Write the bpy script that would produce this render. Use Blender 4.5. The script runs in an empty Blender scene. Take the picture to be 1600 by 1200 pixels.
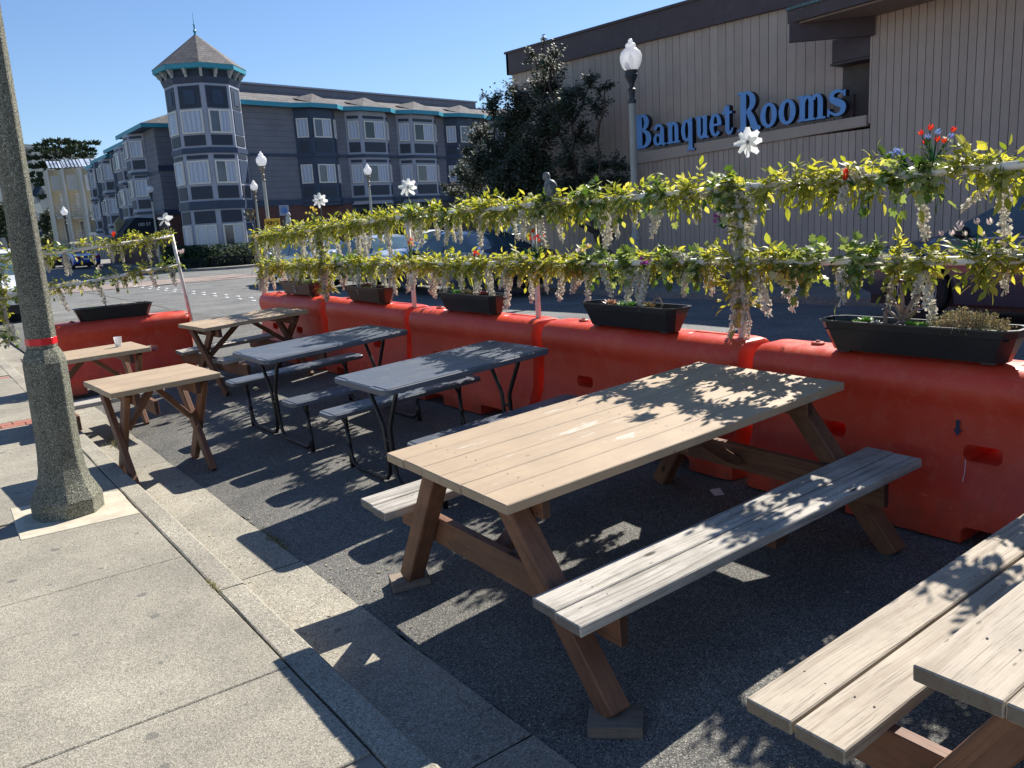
import bpy, bmesh, math, random
from mathutils import Vector, Matrix, Euler
sc = bpy.context.scene
R = math.radians
# ------------------------------------------------------------------ camera, sky, sun, exposure
FPX, HORIZ, SLOPE, YAW, CAMH = 1275.0, 341.0, -0.06, R(36.2), 1.65
roll = math.atan(SLOPE); pitch = math.atan((600 - HORIZ) * math.cos(roll) / FPX)
F = Vector((math.sin(YAW) * math.cos(pitch), math.cos(YAW) * math.cos(pitch), -math.sin(pitch)))
R0 = Vector((math.cos(YAW), -math.sin(YAW), 0))
D0 = Vector((-math.sin(YAW) * math.sin(pitch), -math.cos(YAW) * math.sin(pitch), -math.cos(pitch)))
cr, sr = math.cos(roll), math.sin(roll)
cx = cr * R0 - sr * D0; cy = -(sr * R0 + cr * D0); cz = -F
cam_data = bpy.data.cameras.new('camera')
cam = bpy.data.objects.new('camera', cam_data); sc.collection.objects.link(cam)
cam.matrix_world = Matrix(((cx.x, cy.x, cz.x, 0), (cx.y, cy.y, cz.y, 0), (cx.z, cy.z, cz.z, CAMH), (0, 0, 0, 1)))
cam_data.sensor_width = 36; cam_data.lens = 36 * FPX / 1600; cam_data.clip_start = 0.05; cam_data.clip_end = 3000
sc.camera = cam
SUN_AZ, SUN_EL = R(72.7), R(42.3)
world = bpy.data.worlds.new('World'); sc.world = world; world.use_nodes = True
wn = world.node_tree.nodes; wl = world.node_tree.links
sky = wn.new('ShaderNodeTexSky'); sky.sky_type = 'NISHITA'; sky.sun_disc = False
sky.sun_elevation = SUN_EL; sky.sun_rotation = SUN_AZ; sky.altitude = 0; sky.air_density = 1.0; sky.dust_density = 0.2; sky.ozone_density = 2.5
tint = wn.new('ShaderNodeMix'); tint.data_type = 'RGBA'; tint.blend_type = 'MULTIPLY'; tint.inputs[0].default_value = 1.0
wl.new(sky.outputs[0], tint.inputs[6]); tint.inputs[7].default_value = (0.80, 0.90, 1.06, 1); wl.new(tint.outputs[2], wn['Background'].inputs[0]); wn['Background'].inputs[1].default_value = 0.074
sl = bpy.data.lights.new('sun', 'SUN'); sl.energy = 5.0; sl.angle = R(0.53); sl.color = (1.0, 0.95, 0.87)
so = bpy.data.objects.new('sun', sl); sc.collection.objects.link(so)
sdir = Vector((math.sin(SUN_AZ) * math.cos(SUN_EL), math.cos(SUN_AZ) * math.cos(SUN_EL), math.sin(SUN_EL)))
so.rotation_euler = sdir.to_track_quat('Z', 'Y').to_euler(); so.location = (20, 0, 30)
sc.view_settings.view_transform = 'Standard'; sc.view_settings.look = 'None'; sc.view_settings.gamma = 1
sc.view_settings.use_curve_mapping = False; sc.view_settings.exposure = 0.86
sc.render.engine = 'CYCLES'; sc.cycles.max_bounces = 6; sc.cycles.transparent_max_bounces = 8
sc.cycles.use_denoising = True

# ------------------------------------------------------------------ helpers
def link(o, parent=None):
    sc.collection.objects.link(o)
    if parent is not None: o.parent = parent
    return o
def thing(name, label, cat, loc=(0, 0, 0), rot=(0, 0, 0), group=None):
    o = bpy.data.objects.new(name, None); o.empty_display_size = 0.2
    o.location = loc; o.rotation_euler = rot; o['label'] = label; o['category'] = cat
    if group: o['group'] = group
    return link(o)
def tag(o, label, cat, group=None):
    o['label'] = label; o['category'] = cat
    if group: o['group'] = group
    return o
def struct(o, label=None):
    o['kind'] = 'structure'
    if label: o['label'] = label
    return o
def inst(src, name, parent, M=None, loc=None, rot=None, scale=None):
    o = bpy.data.objects.new(name, src); link(o, parent)
    if M is not None: o.matrix_local = M
    if loc is not None: o.location = loc
    if rot is not None: o.rotation_euler = rot
    if scale is not None: o.scale = scale
    return o
def copy_tree(o, parent=None):
    c = o.copy(); sc.collection.objects.link(c); c.parent = parent
    for ch in list(o.children): copy_tree(ch, c)
    return c
class MB:
    def __init__(s): s.v = []; s.f = []; s.m = []
    def add(s, vs, fs, mi=0, M=None):
        b = len(s.v)
        if M is not None: vs = [M @ Vector(p) for p in vs]
        s.v += [tuple(p) for p in vs]; s.f += [tuple(i + b for i in f) for f in fs]; s.m += [mi] * len(fs)
        return s
    def box(s, x0, x1, y0, y1, z0, z1, mi=0, M=None):
        vs = [(x0, y0, z0), (x1, y0, z0), (x1, y1, z0), (x0, y1, z0), (x0, y0, z1), (x1, y0, z1), (x1, y1, z1), (x0, y1, z1)]
        return s.add(vs, [(0, 3, 2, 1), (4, 5, 6, 7), (0, 1, 5, 4), (1, 2, 6, 5), (2, 3, 7, 6), (3, 0, 4, 7)], mi, M)
    def beam(s, p0, p1, w, h, side=(0, 1, 0), mi=0):
        """bar from p0 to p1: w along 'side', h across"""
        p0 = Vector(p0); p1 = Vector(p1); d = (p1 - p0).normalized(); sd = Vector(side); sd = (sd - d * sd.dot(d)).normalized(); u = d.cross(sd)
        vs = []
        for p in (p0, p1):
            for a, b in ((-1, -1), (1, -1), (1, 1), (-1, 1)): vs.append(p + sd * (a * w / 2) + u * (b * h / 2))
        return s.add(vs, [(0, 3, 2, 1), (4, 5, 6, 7), (0, 1, 5, 4), (1, 2, 6, 5), (2, 3, 7, 6), (3, 0, 4, 7)], mi)
    def prism(s, poly, z0, z1, mi=0, M=None, top=None):
        n = len(poly); tp = top or poly
        vs = [(p[0], p[1], z0) for p in poly] + [(p[0], p[1], z1) for p in tp]
        fs = [tuple(range(n - 1, -1, -1)), tuple(range(n, 2 * n))] + [(i, (i + 1) % n, n + (i + 1) % n, n + i) for i in range(n)]
        return s.add(vs, fs, mi, M)
    def tube(s, pts, rad, n=8, mi=0, cap=True):
        pts = [Vector(p) for p in pts]
        if not isinstance(rad, (list, tuple)): rad = [rad] * len(pts)
        vs = []; fs = []; ref = None
        for i, p in enumerate(pts):
            d = (pts[min(i + 1, len(pts) - 1)] - pts[max(i - 1, 0)])
            if d.length < 1e-9: d = Vector((0, 0, 1))
            d.normalize()
            if ref is None: ref = Vector((0, 0, 1)) if abs(d.z) < .9 else Vector((1, 0, 0))
            a = (ref - d * ref.dot(d)); 
            if a.length < 1e-6: a = d.orthogonal()
            a.normalize(); b = d.cross(a); ref = a
            for k in range(n):
                t = 2 * math.pi * k / n; vs.append(p + (a * math.cos(t) + b * math.sin(t)) * rad[i])
        for i in range(len(pts) - 1):
            for k in range(n):
                k2 = (k + 1) % n; fs.append((i * n + k, i * n + k2, (i + 1) * n + k2, (i + 1) * n + k))
        if cap: fs.append(tuple(range(n - 1, -1, -1))); fs.append(tuple((len(pts) - 1) * n + k for k in range(n)))
        return s.add(vs, fs, mi)
    def lathe(s, prof, n=16, mi=0, M=None, phase=0):
        vs = []; fs = []
        for r, z in prof:
            for k in range(n):
                t = 2 * math.pi * k / n + phase; vs.append((r * math.cos(t), r * math.sin(t), z))
        for i in range(len(prof) - 1):
            for k in range(n):
                k2 = (k + 1) % n; fs.append((i * n + k, i * n + k2, (i + 1) * n + k2, (i + 1) * n + k))
        fs.append(tuple(range(n - 1, -1, -1))); fs.append(tuple((len(prof) - 1) * n + k for k in range(n)))
        return s.add(vs, fs, mi, M)
    def mesh(s, name, mats, smooth=False, bevel=0):
        me = bpy.data.meshes.new(name); me.from_pydata(s.v, [], s.f)
        if not isinstance(mats, (list, tuple)): mats = [mats]
        for m in mats: me.materials.append(m)
        if len(mats) > 1: me.polygons.foreach_set('material_index', s.m)
        if bevel:
            bm = bmesh.new(); bm.from_mesh(me)
            es = [e for e in bm.edges if len(e.link_faces) == 2 and e.calc_face_angle(0) > 0.5]
            bmesh.ops.bevel(bm, geom=es, offset=bevel, segments=1, affect='EDGES', profile=0.7); bm.to_mesh(me); bm.free()
        if smooth: me.polygons.foreach_set('use_smooth', [True] * len(me.polygons))
        me.update(); return me
    def build(s, name, mats, parent=None, smooth=False, bevel=0, loc=None, rot=None, sharp=None):
        me = s.mesh(name, mats, smooth or sharp is not None, bevel)
        if sharp is not None: me.set_sharp_from_angle(angle=R(sharp))
        o = bpy.data.objects.new(name, me); link(o, parent)
        if loc is not None: o.location = loc
        if rot is not None: o.rotation_euler = rot
        return o
_pl = {}
def plank_mesh(l, w, t, mat, bev=0.003):
    k = (round(l, 3), round(w, 3), round(t, 3), mat.name)
    if k not in _pl:
        _pl[k] = MB().box(-l / 2, l / 2, -w / 2, w / 2, -t / 2, t / 2).mesh('plank', mat, bevel=bev)
    return _pl[k]
def bar(name, parent, p0, p1, w, t, mat, side=(0, 1, 0), bev=0.003):
    """board object from p0 to p1, w wide along side, t thick; grain runs along its own X"""
    p0 = Vector(p0); p1 = Vector(p1); d = (p1 - p0); l = d.length; d.normalize()
    sd = Vector(side); sd = (sd - d * sd.dot(d)).normalized(); u = d.cross(sd); c = (p0 + p1) / 2
    M = Matrix(((d.x, sd.x, u.x, c.x), (d.y, sd.y, u.y, c.y), (d.z, sd.z, u.z, c.z), (0, 0, 0, 1)))
    return inst(plank_mesh(l, w, t, mat, bev), name, parent, M)

# ------------------------------------------------------------------ materials
def new_mat(name, rough=0.6, metal=0.0, spec=0.5):
    m = bpy.data.materials.new(name); m.use_nodes = True
    b = m.node_tree.nodes['Principled BSDF']; b.inputs['Roughness'].default_value = rough; b.inputs['Metallic'].default_value = metal
    b.inputs['Specular IOR Level'].default_value = spec
    return m, m.node_tree.nodes, m.node_tree.links, b
def N(ns, t, **kw):
    n = ns.new('ShaderNode' + t)
    for k, v in kw.items():
        if k in n.inputs: n.inputs[k].default_value = v
        else: setattr(n, k, v)
    return n
def ramp(ns, stops, interp='LINEAR'):
    r = ns.new('ShaderNodeValToRGB'); r.color_ramp.interpolation = interp
    el = r.color_ramp.elements
    while len(el) > 1: el.remove(el[-1])
    el[0].position = stops[0][0]; el[0].color = (*stops[0][1], 1) if len(stops[0][1]) == 3 else stops[0][1]
    for p, c in stops[1:]:
        e = el.new(p); e.color = (*c, 1) if len(c) == 3 else c
    return r
def coords(ns, ls, scale=(1, 1, 1), rnd=True):
    tc = ns.new('ShaderNodeTexCoord'); mp = ns.new('ShaderNodeMapping'); mp.inputs['Scale'].default_value = scale
    ls.new(tc.outputs['Object'], mp.inputs['Vector'])
    if rnd:
        oi = ns.new('ShaderNodeObjectInfo'); mu = N(ns, 'Math', operation='MULTIPLY'); mu.inputs[1].default_value = 37.0
        ls.new(oi.outputs['Random'], mu.inputs[0]); cb = ns.new('ShaderNodeCombineXYZ')
        for i in range(3): ls.new(mu.outputs[0], cb.inputs[i])
        ls.new(cb.outputs[0], mp.inputs['Location'])
    return mp.outputs[0]
def mix(ns, ls, a, b, fac, mode='MIX'):
    m = ns.new('ShaderNodeMix'); m.data_type = 'RGBA'; m.blend_type = mode; m.clamp_factor = True
    for s, i in ((fac, 0), (a, 6), (b, 7)):
        if isinstance(s, (int, float)): m.inputs[i].default_value = s
        elif isinstance(s, tuple): m.inputs[i].default_value = (*s[:3], 1)
        else: ls.new(s, m.inputs[i])
    return m.outputs[2]
def bump(ns, ls, h, b, strength=0.3, dist=0.01):
    n = N(ns, 'Bump', Strength=strength, Distance=dist); ls.new(h, n.inputs['Height']); ls.new(n.outputs[0], b.inputs['Normal'])
def plain(name, col, rough=0.6, metal=0.0, var=0.12, scale=6.0, spec=0.5, bmp=0.0, dirt=None, objvar=0.0):
    m, ns, ls, b = new_mat(name, rough, metal, spec)
    v = coords(ns, ls)
    nz = N(ns, 'TexNoise', Scale=scale, Detail=6.0, Roughness=0.6); ls.new(v, nz.inputs['Vector'])
    r = ramp(ns, [(0.3, tuple(c * (1 - var) for c in col)), (0.7, tuple(min(1, c * (1 + var)) for c in col))]); ls.new(nz.outputs[0], r.inputs[0])
    out = r.outputs[0]
    if dirt:
        n2 = N(ns, 'TexNoise', Scale=scale * 2.3, Detail=8.0, Roughness=0.75); ls.new(v, n2.inputs['Vector'])
        r2 = ramp(ns, [(0.52, (0, 0, 0)), (0.72, (1, 1, 1))]); ls.new(n2.outputs[0], r2.inputs[0])
        out = mix(ns, ls, out, dirt, r2.outputs[0])
    if objvar:
        oi = ns.new('ShaderNodeObjectInfo'); ro = ramp(ns, [(0, (1 - objvar,) * 3), (1, (1 + objvar,) * 3)]); ls.new(oi.outputs['Random'], ro.inputs[0]); out = mix(ns, ls, out, ro.outputs[0], 1.0, 'MULTIPLY')
    ls.new(out, b.inputs['Base Color'])
    if bmp: bump(ns, ls, nz.outputs[0], b, bmp, 0.01)
    return m
def wood(name, light, dark, line, rough=0.75, grain=1.0, knots=True, endg=0.75, wear=None):
    """boards, grain along local X"""
    m, ns, ls, b = new_mat(name, rough)
    v = coords(ns, ls, (1.0, 1.0, 1.0))
    wob = N(ns, 'TexNoise', Scale=1.1, Detail=1.0); ls.new(v, wob.inputs['Vector'])
    va = N(ns, 'VectorMath', operation='MULTIPLY_ADD'); ls.new(wob.outputs['Color'], va.inputs[0]); va.inputs[1].default_value = (0.0, 0.10, 0.10); ls.new(v, va.inputs[2])
    mp = N(ns, 'Mapping'); mp.inputs['Scale'].default_value = (0.8, 36, 36); ls.new(va.outputs[0], mp.inputs['Vector'])
    g = N(ns, 'TexNoise', Scale=1.0, Detail=5.0, Roughness=0.62); ls.new(mp.outputs[0], g.inputs['Vector'])
    mp2 = N(ns, 'Mapping'); mp2.inputs['Scale'].default_value = (2.2, 190, 190); ls.new(va.outputs[0], mp2.inputs['Vector'])
    fine = N(ns, 'TexNoise', Scale=1.0, Detail=3.0, Roughness=0.6); ls.new(mp2.outputs[0], fine.inputs['Vector'])
    patch = N(ns, 'TexNoise', Scale=3.5, Detail=5.0, Roughness=0.65); ls.new(v, patch.inputs['Vector'])
    r = ramp(ns, [(0.30, dark), (0.62, light)]); ls.new(patch.outputs[0], r.inputs[0])
    r1 = ramp(ns, [(0.36, (1, 1, 1)), (0.50, (0, 0, 0))]); ls.new(g.outputs[0], r1.inputs[0])
    mg = N(ns, 'Math', operation='MULTIPLY'); mg.inputs[1].default_value = 0.55 * grain; ls.new(r1.outputs[0], mg.inputs[0])
    c = mix(ns, ls, r.outputs[0], line, mg.outputs[0])
    r2 = ramp(ns, [(0.33, (1, 1, 1)), (0.44, (0, 0, 0))]); ls.new(fine.outputs[0], r2.inputs[0])
    mf = N(ns, 'Math', operation='MULTIPLY'); mf.inputs[1].default_value = 0.5 * grain; ls.new(r2.outputs[0], mf.inputs[0])
    c = mix(ns, ls, c, tuple(x * 0.55 for x in line), mf.outputs[0])
    if knots:
        mk = N(ns, 'Mapping'); mk.inputs['Scale'].default_value = (2.2, 5.5, 5.5); ls.new(v, mk.inputs['Vector'])
        vo = N(ns, 'TexVoronoi', Scale=1.0); ls.new(mk.outputs[0], vo.inputs['Vector'])
        rk = ramp(ns, [(0.045, (1, 1, 1)), (0.085, (0, 0, 0))]); ls.new(vo.outputs['Distance'], rk.inputs[0])
        c = mix(ns, ls, c, tuple(x * 0.35 for x in line), rk.outputs[0])
    mn = N(ns, 'Mapping'); mn.inputs['Scale'].default_value = (9, 26, 26); ls.new(v, mn.inputs['Vector'])
    vn = N(ns, 'TexVoronoi', Scale=1.0); ls.new(mn.outputs[0], vn.inputs['Vector']); sn = ns.new('ShaderNodeSeparateColor'); ls.new(vn.outputs['Color'], sn.inputs[0])
    tn = N(ns, 'Math', operation='GREATER_THAN'); tn.inputs[1].default_value = 0.86; ls.new(sn.outputs[0], tn.inputs[0]); ln = N(ns, 'Math', operation='LESS_THAN'); ln.inputs[1].default_value = 0.13; ls.new(vn.outputs['Distance'], ln.inputs[0])
    pn = N(ns, 'Math', operation='MULTIPLY'); ls.new(tn.outputs[0], pn.inputs[0]); ls.new(ln.outputs[0], pn.inputs[1]); pm = N(ns, 'Math', operation='MULTIPLY'); pm.inputs[1].default_value = 0.6; ls.new(pn.outputs[0], pm.inputs[0])
    c = mix(ns, ls, c, tuple(x * 0.3 for x in line), pm.outputs[0])
    if wear:
        mw = N(ns, 'Mapping'); mw.inputs['Scale'].default_value = (2.0, 9, 9); ls.new(v, mw.inputs['Vector'])
        w = N(ns, 'TexNoise', Scale=1.3, Detail=8.0, Roughness=0.7); ls.new(mw.outputs[0], w.inputs['Vector'])
        rw = ramp(ns, [(0.62, (0, 0, 0)), (0.66, (1, 1, 1))]); ls.new(w.outputs[0], rw.inputs[0])
        c = mix(ns, ls, c, wear, rw.outputs[0])
    tcn = ns.new('ShaderNodeTexCoord'); sxn = ns.new('ShaderNodeSeparateXYZ'); ls.new(tcn.outputs['Normal'], sxn.inputs[0])
    ab = N(ns, 'Math', operation='ABSOLUTE'); ls.new(sxn.outputs[0], ab.inputs[0]); en = N(ns, 'Math', operation='GREATER_THAN'); en.inputs[1].default_value = 0.85; ls.new(ab.outputs[0], en.inputs[0])
    em = N(ns, 'Math', operation='MULTIPLY'); em.inputs[1].default_value = endg; ls.new(en.outputs[0], em.inputs[0]); c = mix(ns, ls, c, tuple(x * .4 for x in line), em.outputs[0])
    ls.new(c, b.inputs['Base Color'])
    ad = N(ns, 'Math', operation='ADD'); ls.new(g.outputs[0], ad.inputs[0]); ls.new(fine.outputs[0], ad.inputs[1])
    bump(ns, ls, ad.outputs[0], b, 0.35 * grain + 0.1, 0.004)
    return m
def aggregate(name, base, dark, pale, scale, rough=0.85, big=1.0, bmp=0.4, stain=(0.2, 0.18, 0.15), stain_amt=0.5, world_scale=1.0, thr=(0.12, 0.3)):
    """ground made of small stones: voronoi cells of mixed tone + broad stains"""
    m, ns, ls, b = new_mat(name, rough, spec=0.3)
    v = coords(ns, ls, rnd=False)
    vo = N(ns, 'TexVoronoi', Scale=scale); ls.new(v, vo.inputs['Vector'])
    sp = ns.new('ShaderNodeSeparateColor'); ls.new(vo.outputs['Color'], sp.inputs[0])
    r = ramp(ns, [(0.0, dark), (0.35, base), (0.7, tuple(x * 1.12 for x in base)), (0.9, tuple((x + y) / 2 for x, y in zip(base, pale))), (1.0, pale)]); ls.new(sp.outputs[0], r.inputs[0])
    rd = ramp(ns, [(thr[0], (1, 1, 1)), (thr[1] + .3, (0.62, 0.62, 0.62))]); ls.new(vo.outputs['Distance'], rd.inputs[0])
    c = mix(ns, ls, r.outputs[0], rd.outputs[0], 1.0, 'MULTIPLY')
    n1 = N(ns, 'TexNoise', Scale=0.9 * big, Detail=8.0, Roughness=0.7); ls.new(v, n1.inputs['Vector'])
    r1 = ramp(ns, [(0.32, (0.62, 0.62, 0.62)), (0.68, (1.14, 1.13, 1.10))]); ls.new(n1.outputs[0], r1.inputs[0])
    c = mix(ns, ls, c, r1.outputs[0], 1.0, 'MULTIPLY')
    n2 = N(ns, 'TexNoise', Scale=3.1 * big, Detail=9.0, Roughness=0.8); ls.new(v, n2.inputs['Vector'])
    r2 = ramp(ns, [(0.60, (0, 0, 0)), (0.76, (1, 1, 1))]); ls.new(n2.outputs[0], r2.inputs[0])
    ms = N(ns, 'Math', operation='MULTIPLY'); ms.inputs[1].default_value = stain_amt; ls.new(r2.outputs[0], ms.inputs[0])
    c = mix(ns, ls, c, stain, ms.outputs[0])
    ls.new(c, b.inputs['Base Color'])
    bump(ns, ls, vo.outputs['Distance'], b, bmp, 0.006)
    return m
def leafmat(name, cols, trans=0.5, rough=0.45, tcol=None, spec=0.4):
    m, ns, ls, b = new_mat(name, rough, spec=spec)
    gi = ns.new('ShaderNodeNewGeometry'); oi = ns.new('ShaderNodeObjectInfo')
    ad = N(ns, 'Math', operation='ADD'); ls.new(gi.outputs['Random Per Island'], ad.inputs[0]); ls.new(oi.outputs['Random'], ad.inputs[1])
    fr = N(ns, 'Math', operation='FRACT'); ls.new(ad.outputs[0], fr.inputs[0])
    n = len(cols); r = ramp(ns, [(i / max(1, n - 1), c) for i, c in enumerate(cols)]); ls.new(fr.outputs[0], r.inputs[0])
    ls.new(r.outputs[0], b.inputs['Base Color'])
    tr = ns.new('ShaderNodeBsdfTranslucent')
    tm = mix(ns, ls, r.outputs[0], tcol or (1.5, 1.4, 0.7), 1.0, 'MULTIPLY'); ls.new(tm, tr.inputs[0])
    mx = ns.new('ShaderNodeMixShader'); mx.inputs[0].default_value = trans
    ls.new(b.outputs[0], mx.inputs[1]); ls.new(tr.outputs[0], mx.inputs[2]); ls.new(mx.outputs[0], ns['Material Output'].inputs[0])
    return m
M_tan = wood('painted_tan_wood', (0.44, 0.325, 0.207), (0.355, 0.26, 0.165), (0.25, 0.18, 0.11), 0.6, 0.35, knots=False, endg=0.12, wear=(0.50, 0.45, 0.37))
M_grey = wood('weathered_grey_wood', (0.50, 0.46, 0.40), (0.31, 0.285, 0.24), (0.17, 0.15, 0.125), 0.85, 1.25)
M_fresh = wood('pale_worn_wood', (0.47, 0.40, 0.305), (0.33, 0.275, 0.21), (0.25, 0.19, 0.13), 0.8, 1.2)
M_brown = wood('redwood_stain', (0.23, 0.10, 0.048), (0.12, 0.052, 0.028), (0.05, 0.022, 0.014), 0.65, 0.8)
M_block = wood('grey_brown_scrap_wood', (0.30, 0.24, 0.18), (0.16, 0.13, 0.10), (0.10, 0.07, 0.05), 0.8, 0.9)
M_slate = plain('slate_grey_plastic_top', (0.10, 0.115, 0.14), 0.42, var=0.1, scale=3, spec=0.5, bmp=0.03, dirt=(0.17, 0.175, 0.18))
M_black = plain('black_powder_coated_steel', (0.016, 0.016, 0.018), 0.38, var=0.2, scale=20)
M_side = aggregate('worn_exposed_sidewalk_concrete', (0.44, 0.405, 0.325), (0.27, 0.25, 0.20), (0.64, 0.60, 0.50), 210, bmp=0.25, stain=(0.27, 0.25, 0.21), stain_amt=0.55)
M_kerb = aggregate('pebbled_kerb_concrete', (0.46, 0.42, 0.335), (0.26, 0.24, 0.19), (0.74, 0.70, 0.60), 170, bmp=0.25, stain=(0.25, 0.22, 0.18), stain_amt=0.5)
M_asph = aggregate('worn_asphalt', (0.20, 0.195, 0.18), (0.06, 0.06, 0.06), (0.56, 0.53, 0.45), 210, bmp=0.45, stain=(0.08, 0.08, 0.08), stain_amt=0.45)
M_road = aggregate('street_asphalt', (0.23, 0.23, 0.222), (0.15, 0.15, 0.15), (0.40, 0.40, 0.38), 60, bmp=0.3, stain=(0.14, 0.14, 0.14), stain_amt=0.4)
M_farwalk = aggregate('far_concrete', (0.36, 0.34, 0.30), (0.26, 0.25, 0.22), (0.48, 0.46, 0.42), 60, bmp=0.2)
M_pinkconc = aggregate('pink_concrete', (0.42, 0.33, 0.29), (0.3, 0.24, 0.21), (0.5, 0.42, 0.38), 60, bmp=0.1)
M_plate = plain('buff_smooth_concrete', (0.50, 0.44, 0.33), 0.8, var=0.2, scale=9, bmp=0.15, dirt=(0.40, 0.36, 0.28))
M_pole = aggregate('dark_pebble_aggregate_pole', (0.27, 0.27, 0.205), (0.08, 0.08, 0.065), (0.68, 0.68, 0.56), 190, bmp=0.7, stain=(0.10, 0.10, 0.07), stain_amt=0.4)
M_brick = plain('red_paving_brick', (0.36, 0.14, 0.095), 0.8, objvar=.18, var=0.3, scale=25, bmp=0.3, dirt=(0.20, 0.10, 0.08))
M_grout = plain('brick_sand_joint', (0.25, 0.22, 0.18), 0.9)
M_pvc = plain('white_pvc_pipe', (0.78, 0.74, 0.70), 0.35, var=0.08, scale=5, dirt=(0.66, 0.50, 0.46))
M_planter = plain('black_planter_plastic', (0.018, 0.018, 0.02), 0.36, var=0.2, scale=12)
M_soil = plain('dark_soil', (0.05, 0.035, 0.025), 0.95, var=0.5, scale=60, bmp=0.8)
M_dark = plain('black_void', (0.006, 0.006, 0.007), 0.8)
M_white = plain('white_paint', (0.78, 0.77, 0.73), 0.5, var=0.06, scale=3)
# barrier plastic : sun-faded red
def barrier_mat():
    m, ns, ls, b = new_mat('sun_faded_red_plastic', 0.42, spec=0.45)
    v = coords(ns, ls)
    n1 = N(ns, 'TexNoise', Scale=2.4, Detail=7.0, Roughness=0.65); ls.new(v, n1.inputs['Vector'])
    r1 = ramp(ns, [(0.3, (0.60, 0.045, 0.018)), (0.7, (0.72, 0.078, 0.032))]); ls.new(n1.outputs[0], r1.inputs[0])
    n2 = N(ns, 'TexNoise', Scale=9.0, Detail=9.0, Roughness=0.78); ls.new(v, n2.inputs['Vector'])
    r2 = ramp(ns, [(0.50, (0, 0, 0)), (0.78, (0.6, 0.6, 0.6))]); ls.new(n2.outputs[0], r2.inputs[0])
    c = mix(ns, ls, r1.outputs[0], (0.68, 0.20, 0.11), r2.outputs[0])
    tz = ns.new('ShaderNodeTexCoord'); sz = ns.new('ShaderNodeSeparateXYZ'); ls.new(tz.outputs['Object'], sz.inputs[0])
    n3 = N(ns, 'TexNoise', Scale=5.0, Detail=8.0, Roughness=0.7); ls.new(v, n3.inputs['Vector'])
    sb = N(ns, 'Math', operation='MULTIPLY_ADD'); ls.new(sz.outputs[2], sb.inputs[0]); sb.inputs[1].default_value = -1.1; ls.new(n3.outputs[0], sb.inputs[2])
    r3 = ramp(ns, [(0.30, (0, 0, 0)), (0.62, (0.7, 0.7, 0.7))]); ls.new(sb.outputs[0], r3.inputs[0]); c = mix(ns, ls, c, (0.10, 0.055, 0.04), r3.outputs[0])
    m4 = N(ns, 'Mapping'); m4.inputs['Scale'].default_value = (60, 3.0, 60); m4.inputs['Rotation'].default_value = (0.35, 0, 0); ls.new(v, m4.inputs['Vector']); n4 = N(ns, 'TexNoise', Scale=1.0, Detail=4.0, Roughness=0.6); ls.new(m4.outputs[0], n4.inputs['Vector'])
    r4 = ramp(ns, [(0.69, (0, 0, 0)), (0.73, (0.55, 0.55, 0.55))]); ls.new(n4.outputs[0], r4.inputs[0]); c = mix(ns, ls, c, (0.72, 0.36, 0.27), r4.outputs[0])
    ls.new(c, b.inputs['Base Color'])
    rr = ramp(ns, [(0.4, (0.34, 0.34, 0.34)), (0.7, (0.62, 0.62, 0.62))]); ls.new(n2.outputs[0], rr.inputs[0]); ls.new(rr.outputs[0], b.inputs['Roughness'])
    bump(ns, ls, n1.outputs[0], b, 0.12, 0.02)
    tr = ns.new('ShaderNodeBsdfTranslucent'); tr.inputs[0].default_value = (0.85, 0.05, 0.02, 1)
    mx = ns.new('ShaderNodeMixShader'); mx.inputs[0].default_value = 0.07
    ls.new(b.outputs[0], mx.inputs[1]); ls.new(tr.outputs[0], mx.inputs[2]); ls.new(mx.outputs[0], ns['Material Output'].inputs[0])
    return m
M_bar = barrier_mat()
M_leafY = leafmat('yellow_green_artificial_leaf', [(0.14, 0.19, 0.04), (0.31, 0.34, 0.06), (0.47, 0.45, 0.12), (0.22, 0.27, 0.05), (0.55, 0.53, 0.28)], 0.54, tcol=(1.38, 1.28, 0.42))
M_leafG = leafmat('green_ivy_leaf', [(0.05, 0.10, 0.025), (0.12, 0.18, 0.04), (0.50, 0.52, 0.28), (0.16, 0.24, 0.06)], 0.35, tcol=(1.2, 1.3, 0.5))
M_leafF = leafmat('deep_green_fabric_leaf', [(0.015, 0.07, 0.035), (0.04, 0.13, 0.06), (0.03, 0.09, 0.05)], 0.25, tcol=(1.0, 1.3, 0.7))
M_bloss = leafmat('faded_white_blossom', [(0.66, 0.62, 0.54), (0.76, 0.73, 0.65), (0.62, 0.55, 0.48), (0.80, 0.78, 0.70)], 0.3, 0.8, tcol=(0.92, 0.92, 0.84), spec=0.1)
M_stem = plain('dark_green_stem', (0.08, 0.11, 0.04), 0.6)
def gz(x, y):
    if x < 1.098: return 0.0
    if x < 1.54: return -0.136 + 0.006 * (x - 1.098) / 0.44
    if x < 2.3 and y < 30: return (-0.13 + (x - 1.54) / 0.76 * 0.0788) * (1 if y < 9 else max(0, 1 - (y - 9) / 11)) - 0.09 * (0 if y < 9 else min(1, (y - 9) / 11))
    if x < 4.2: z = -0.18 + 0.056 * x
    elif x < 8: z = 0.0552 + 0.045 * math.sin((x - 4.2) / 3.8 * math.pi / 2)
    elif x < 12.2: z = 0.10 - 0.13 * ((x - 8) / 4.2) ** 1.6 - 0.010 * (y - 5) * min(1, (x - 8) / 2)
    else: z = -0.03 - 0.010 * (y - 5)
    w = min(1, max(0, (y - 9) / 11)); w = w * w * (3 - 2 * w)
    return z * (1 - w) - 0.09 * w
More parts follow.
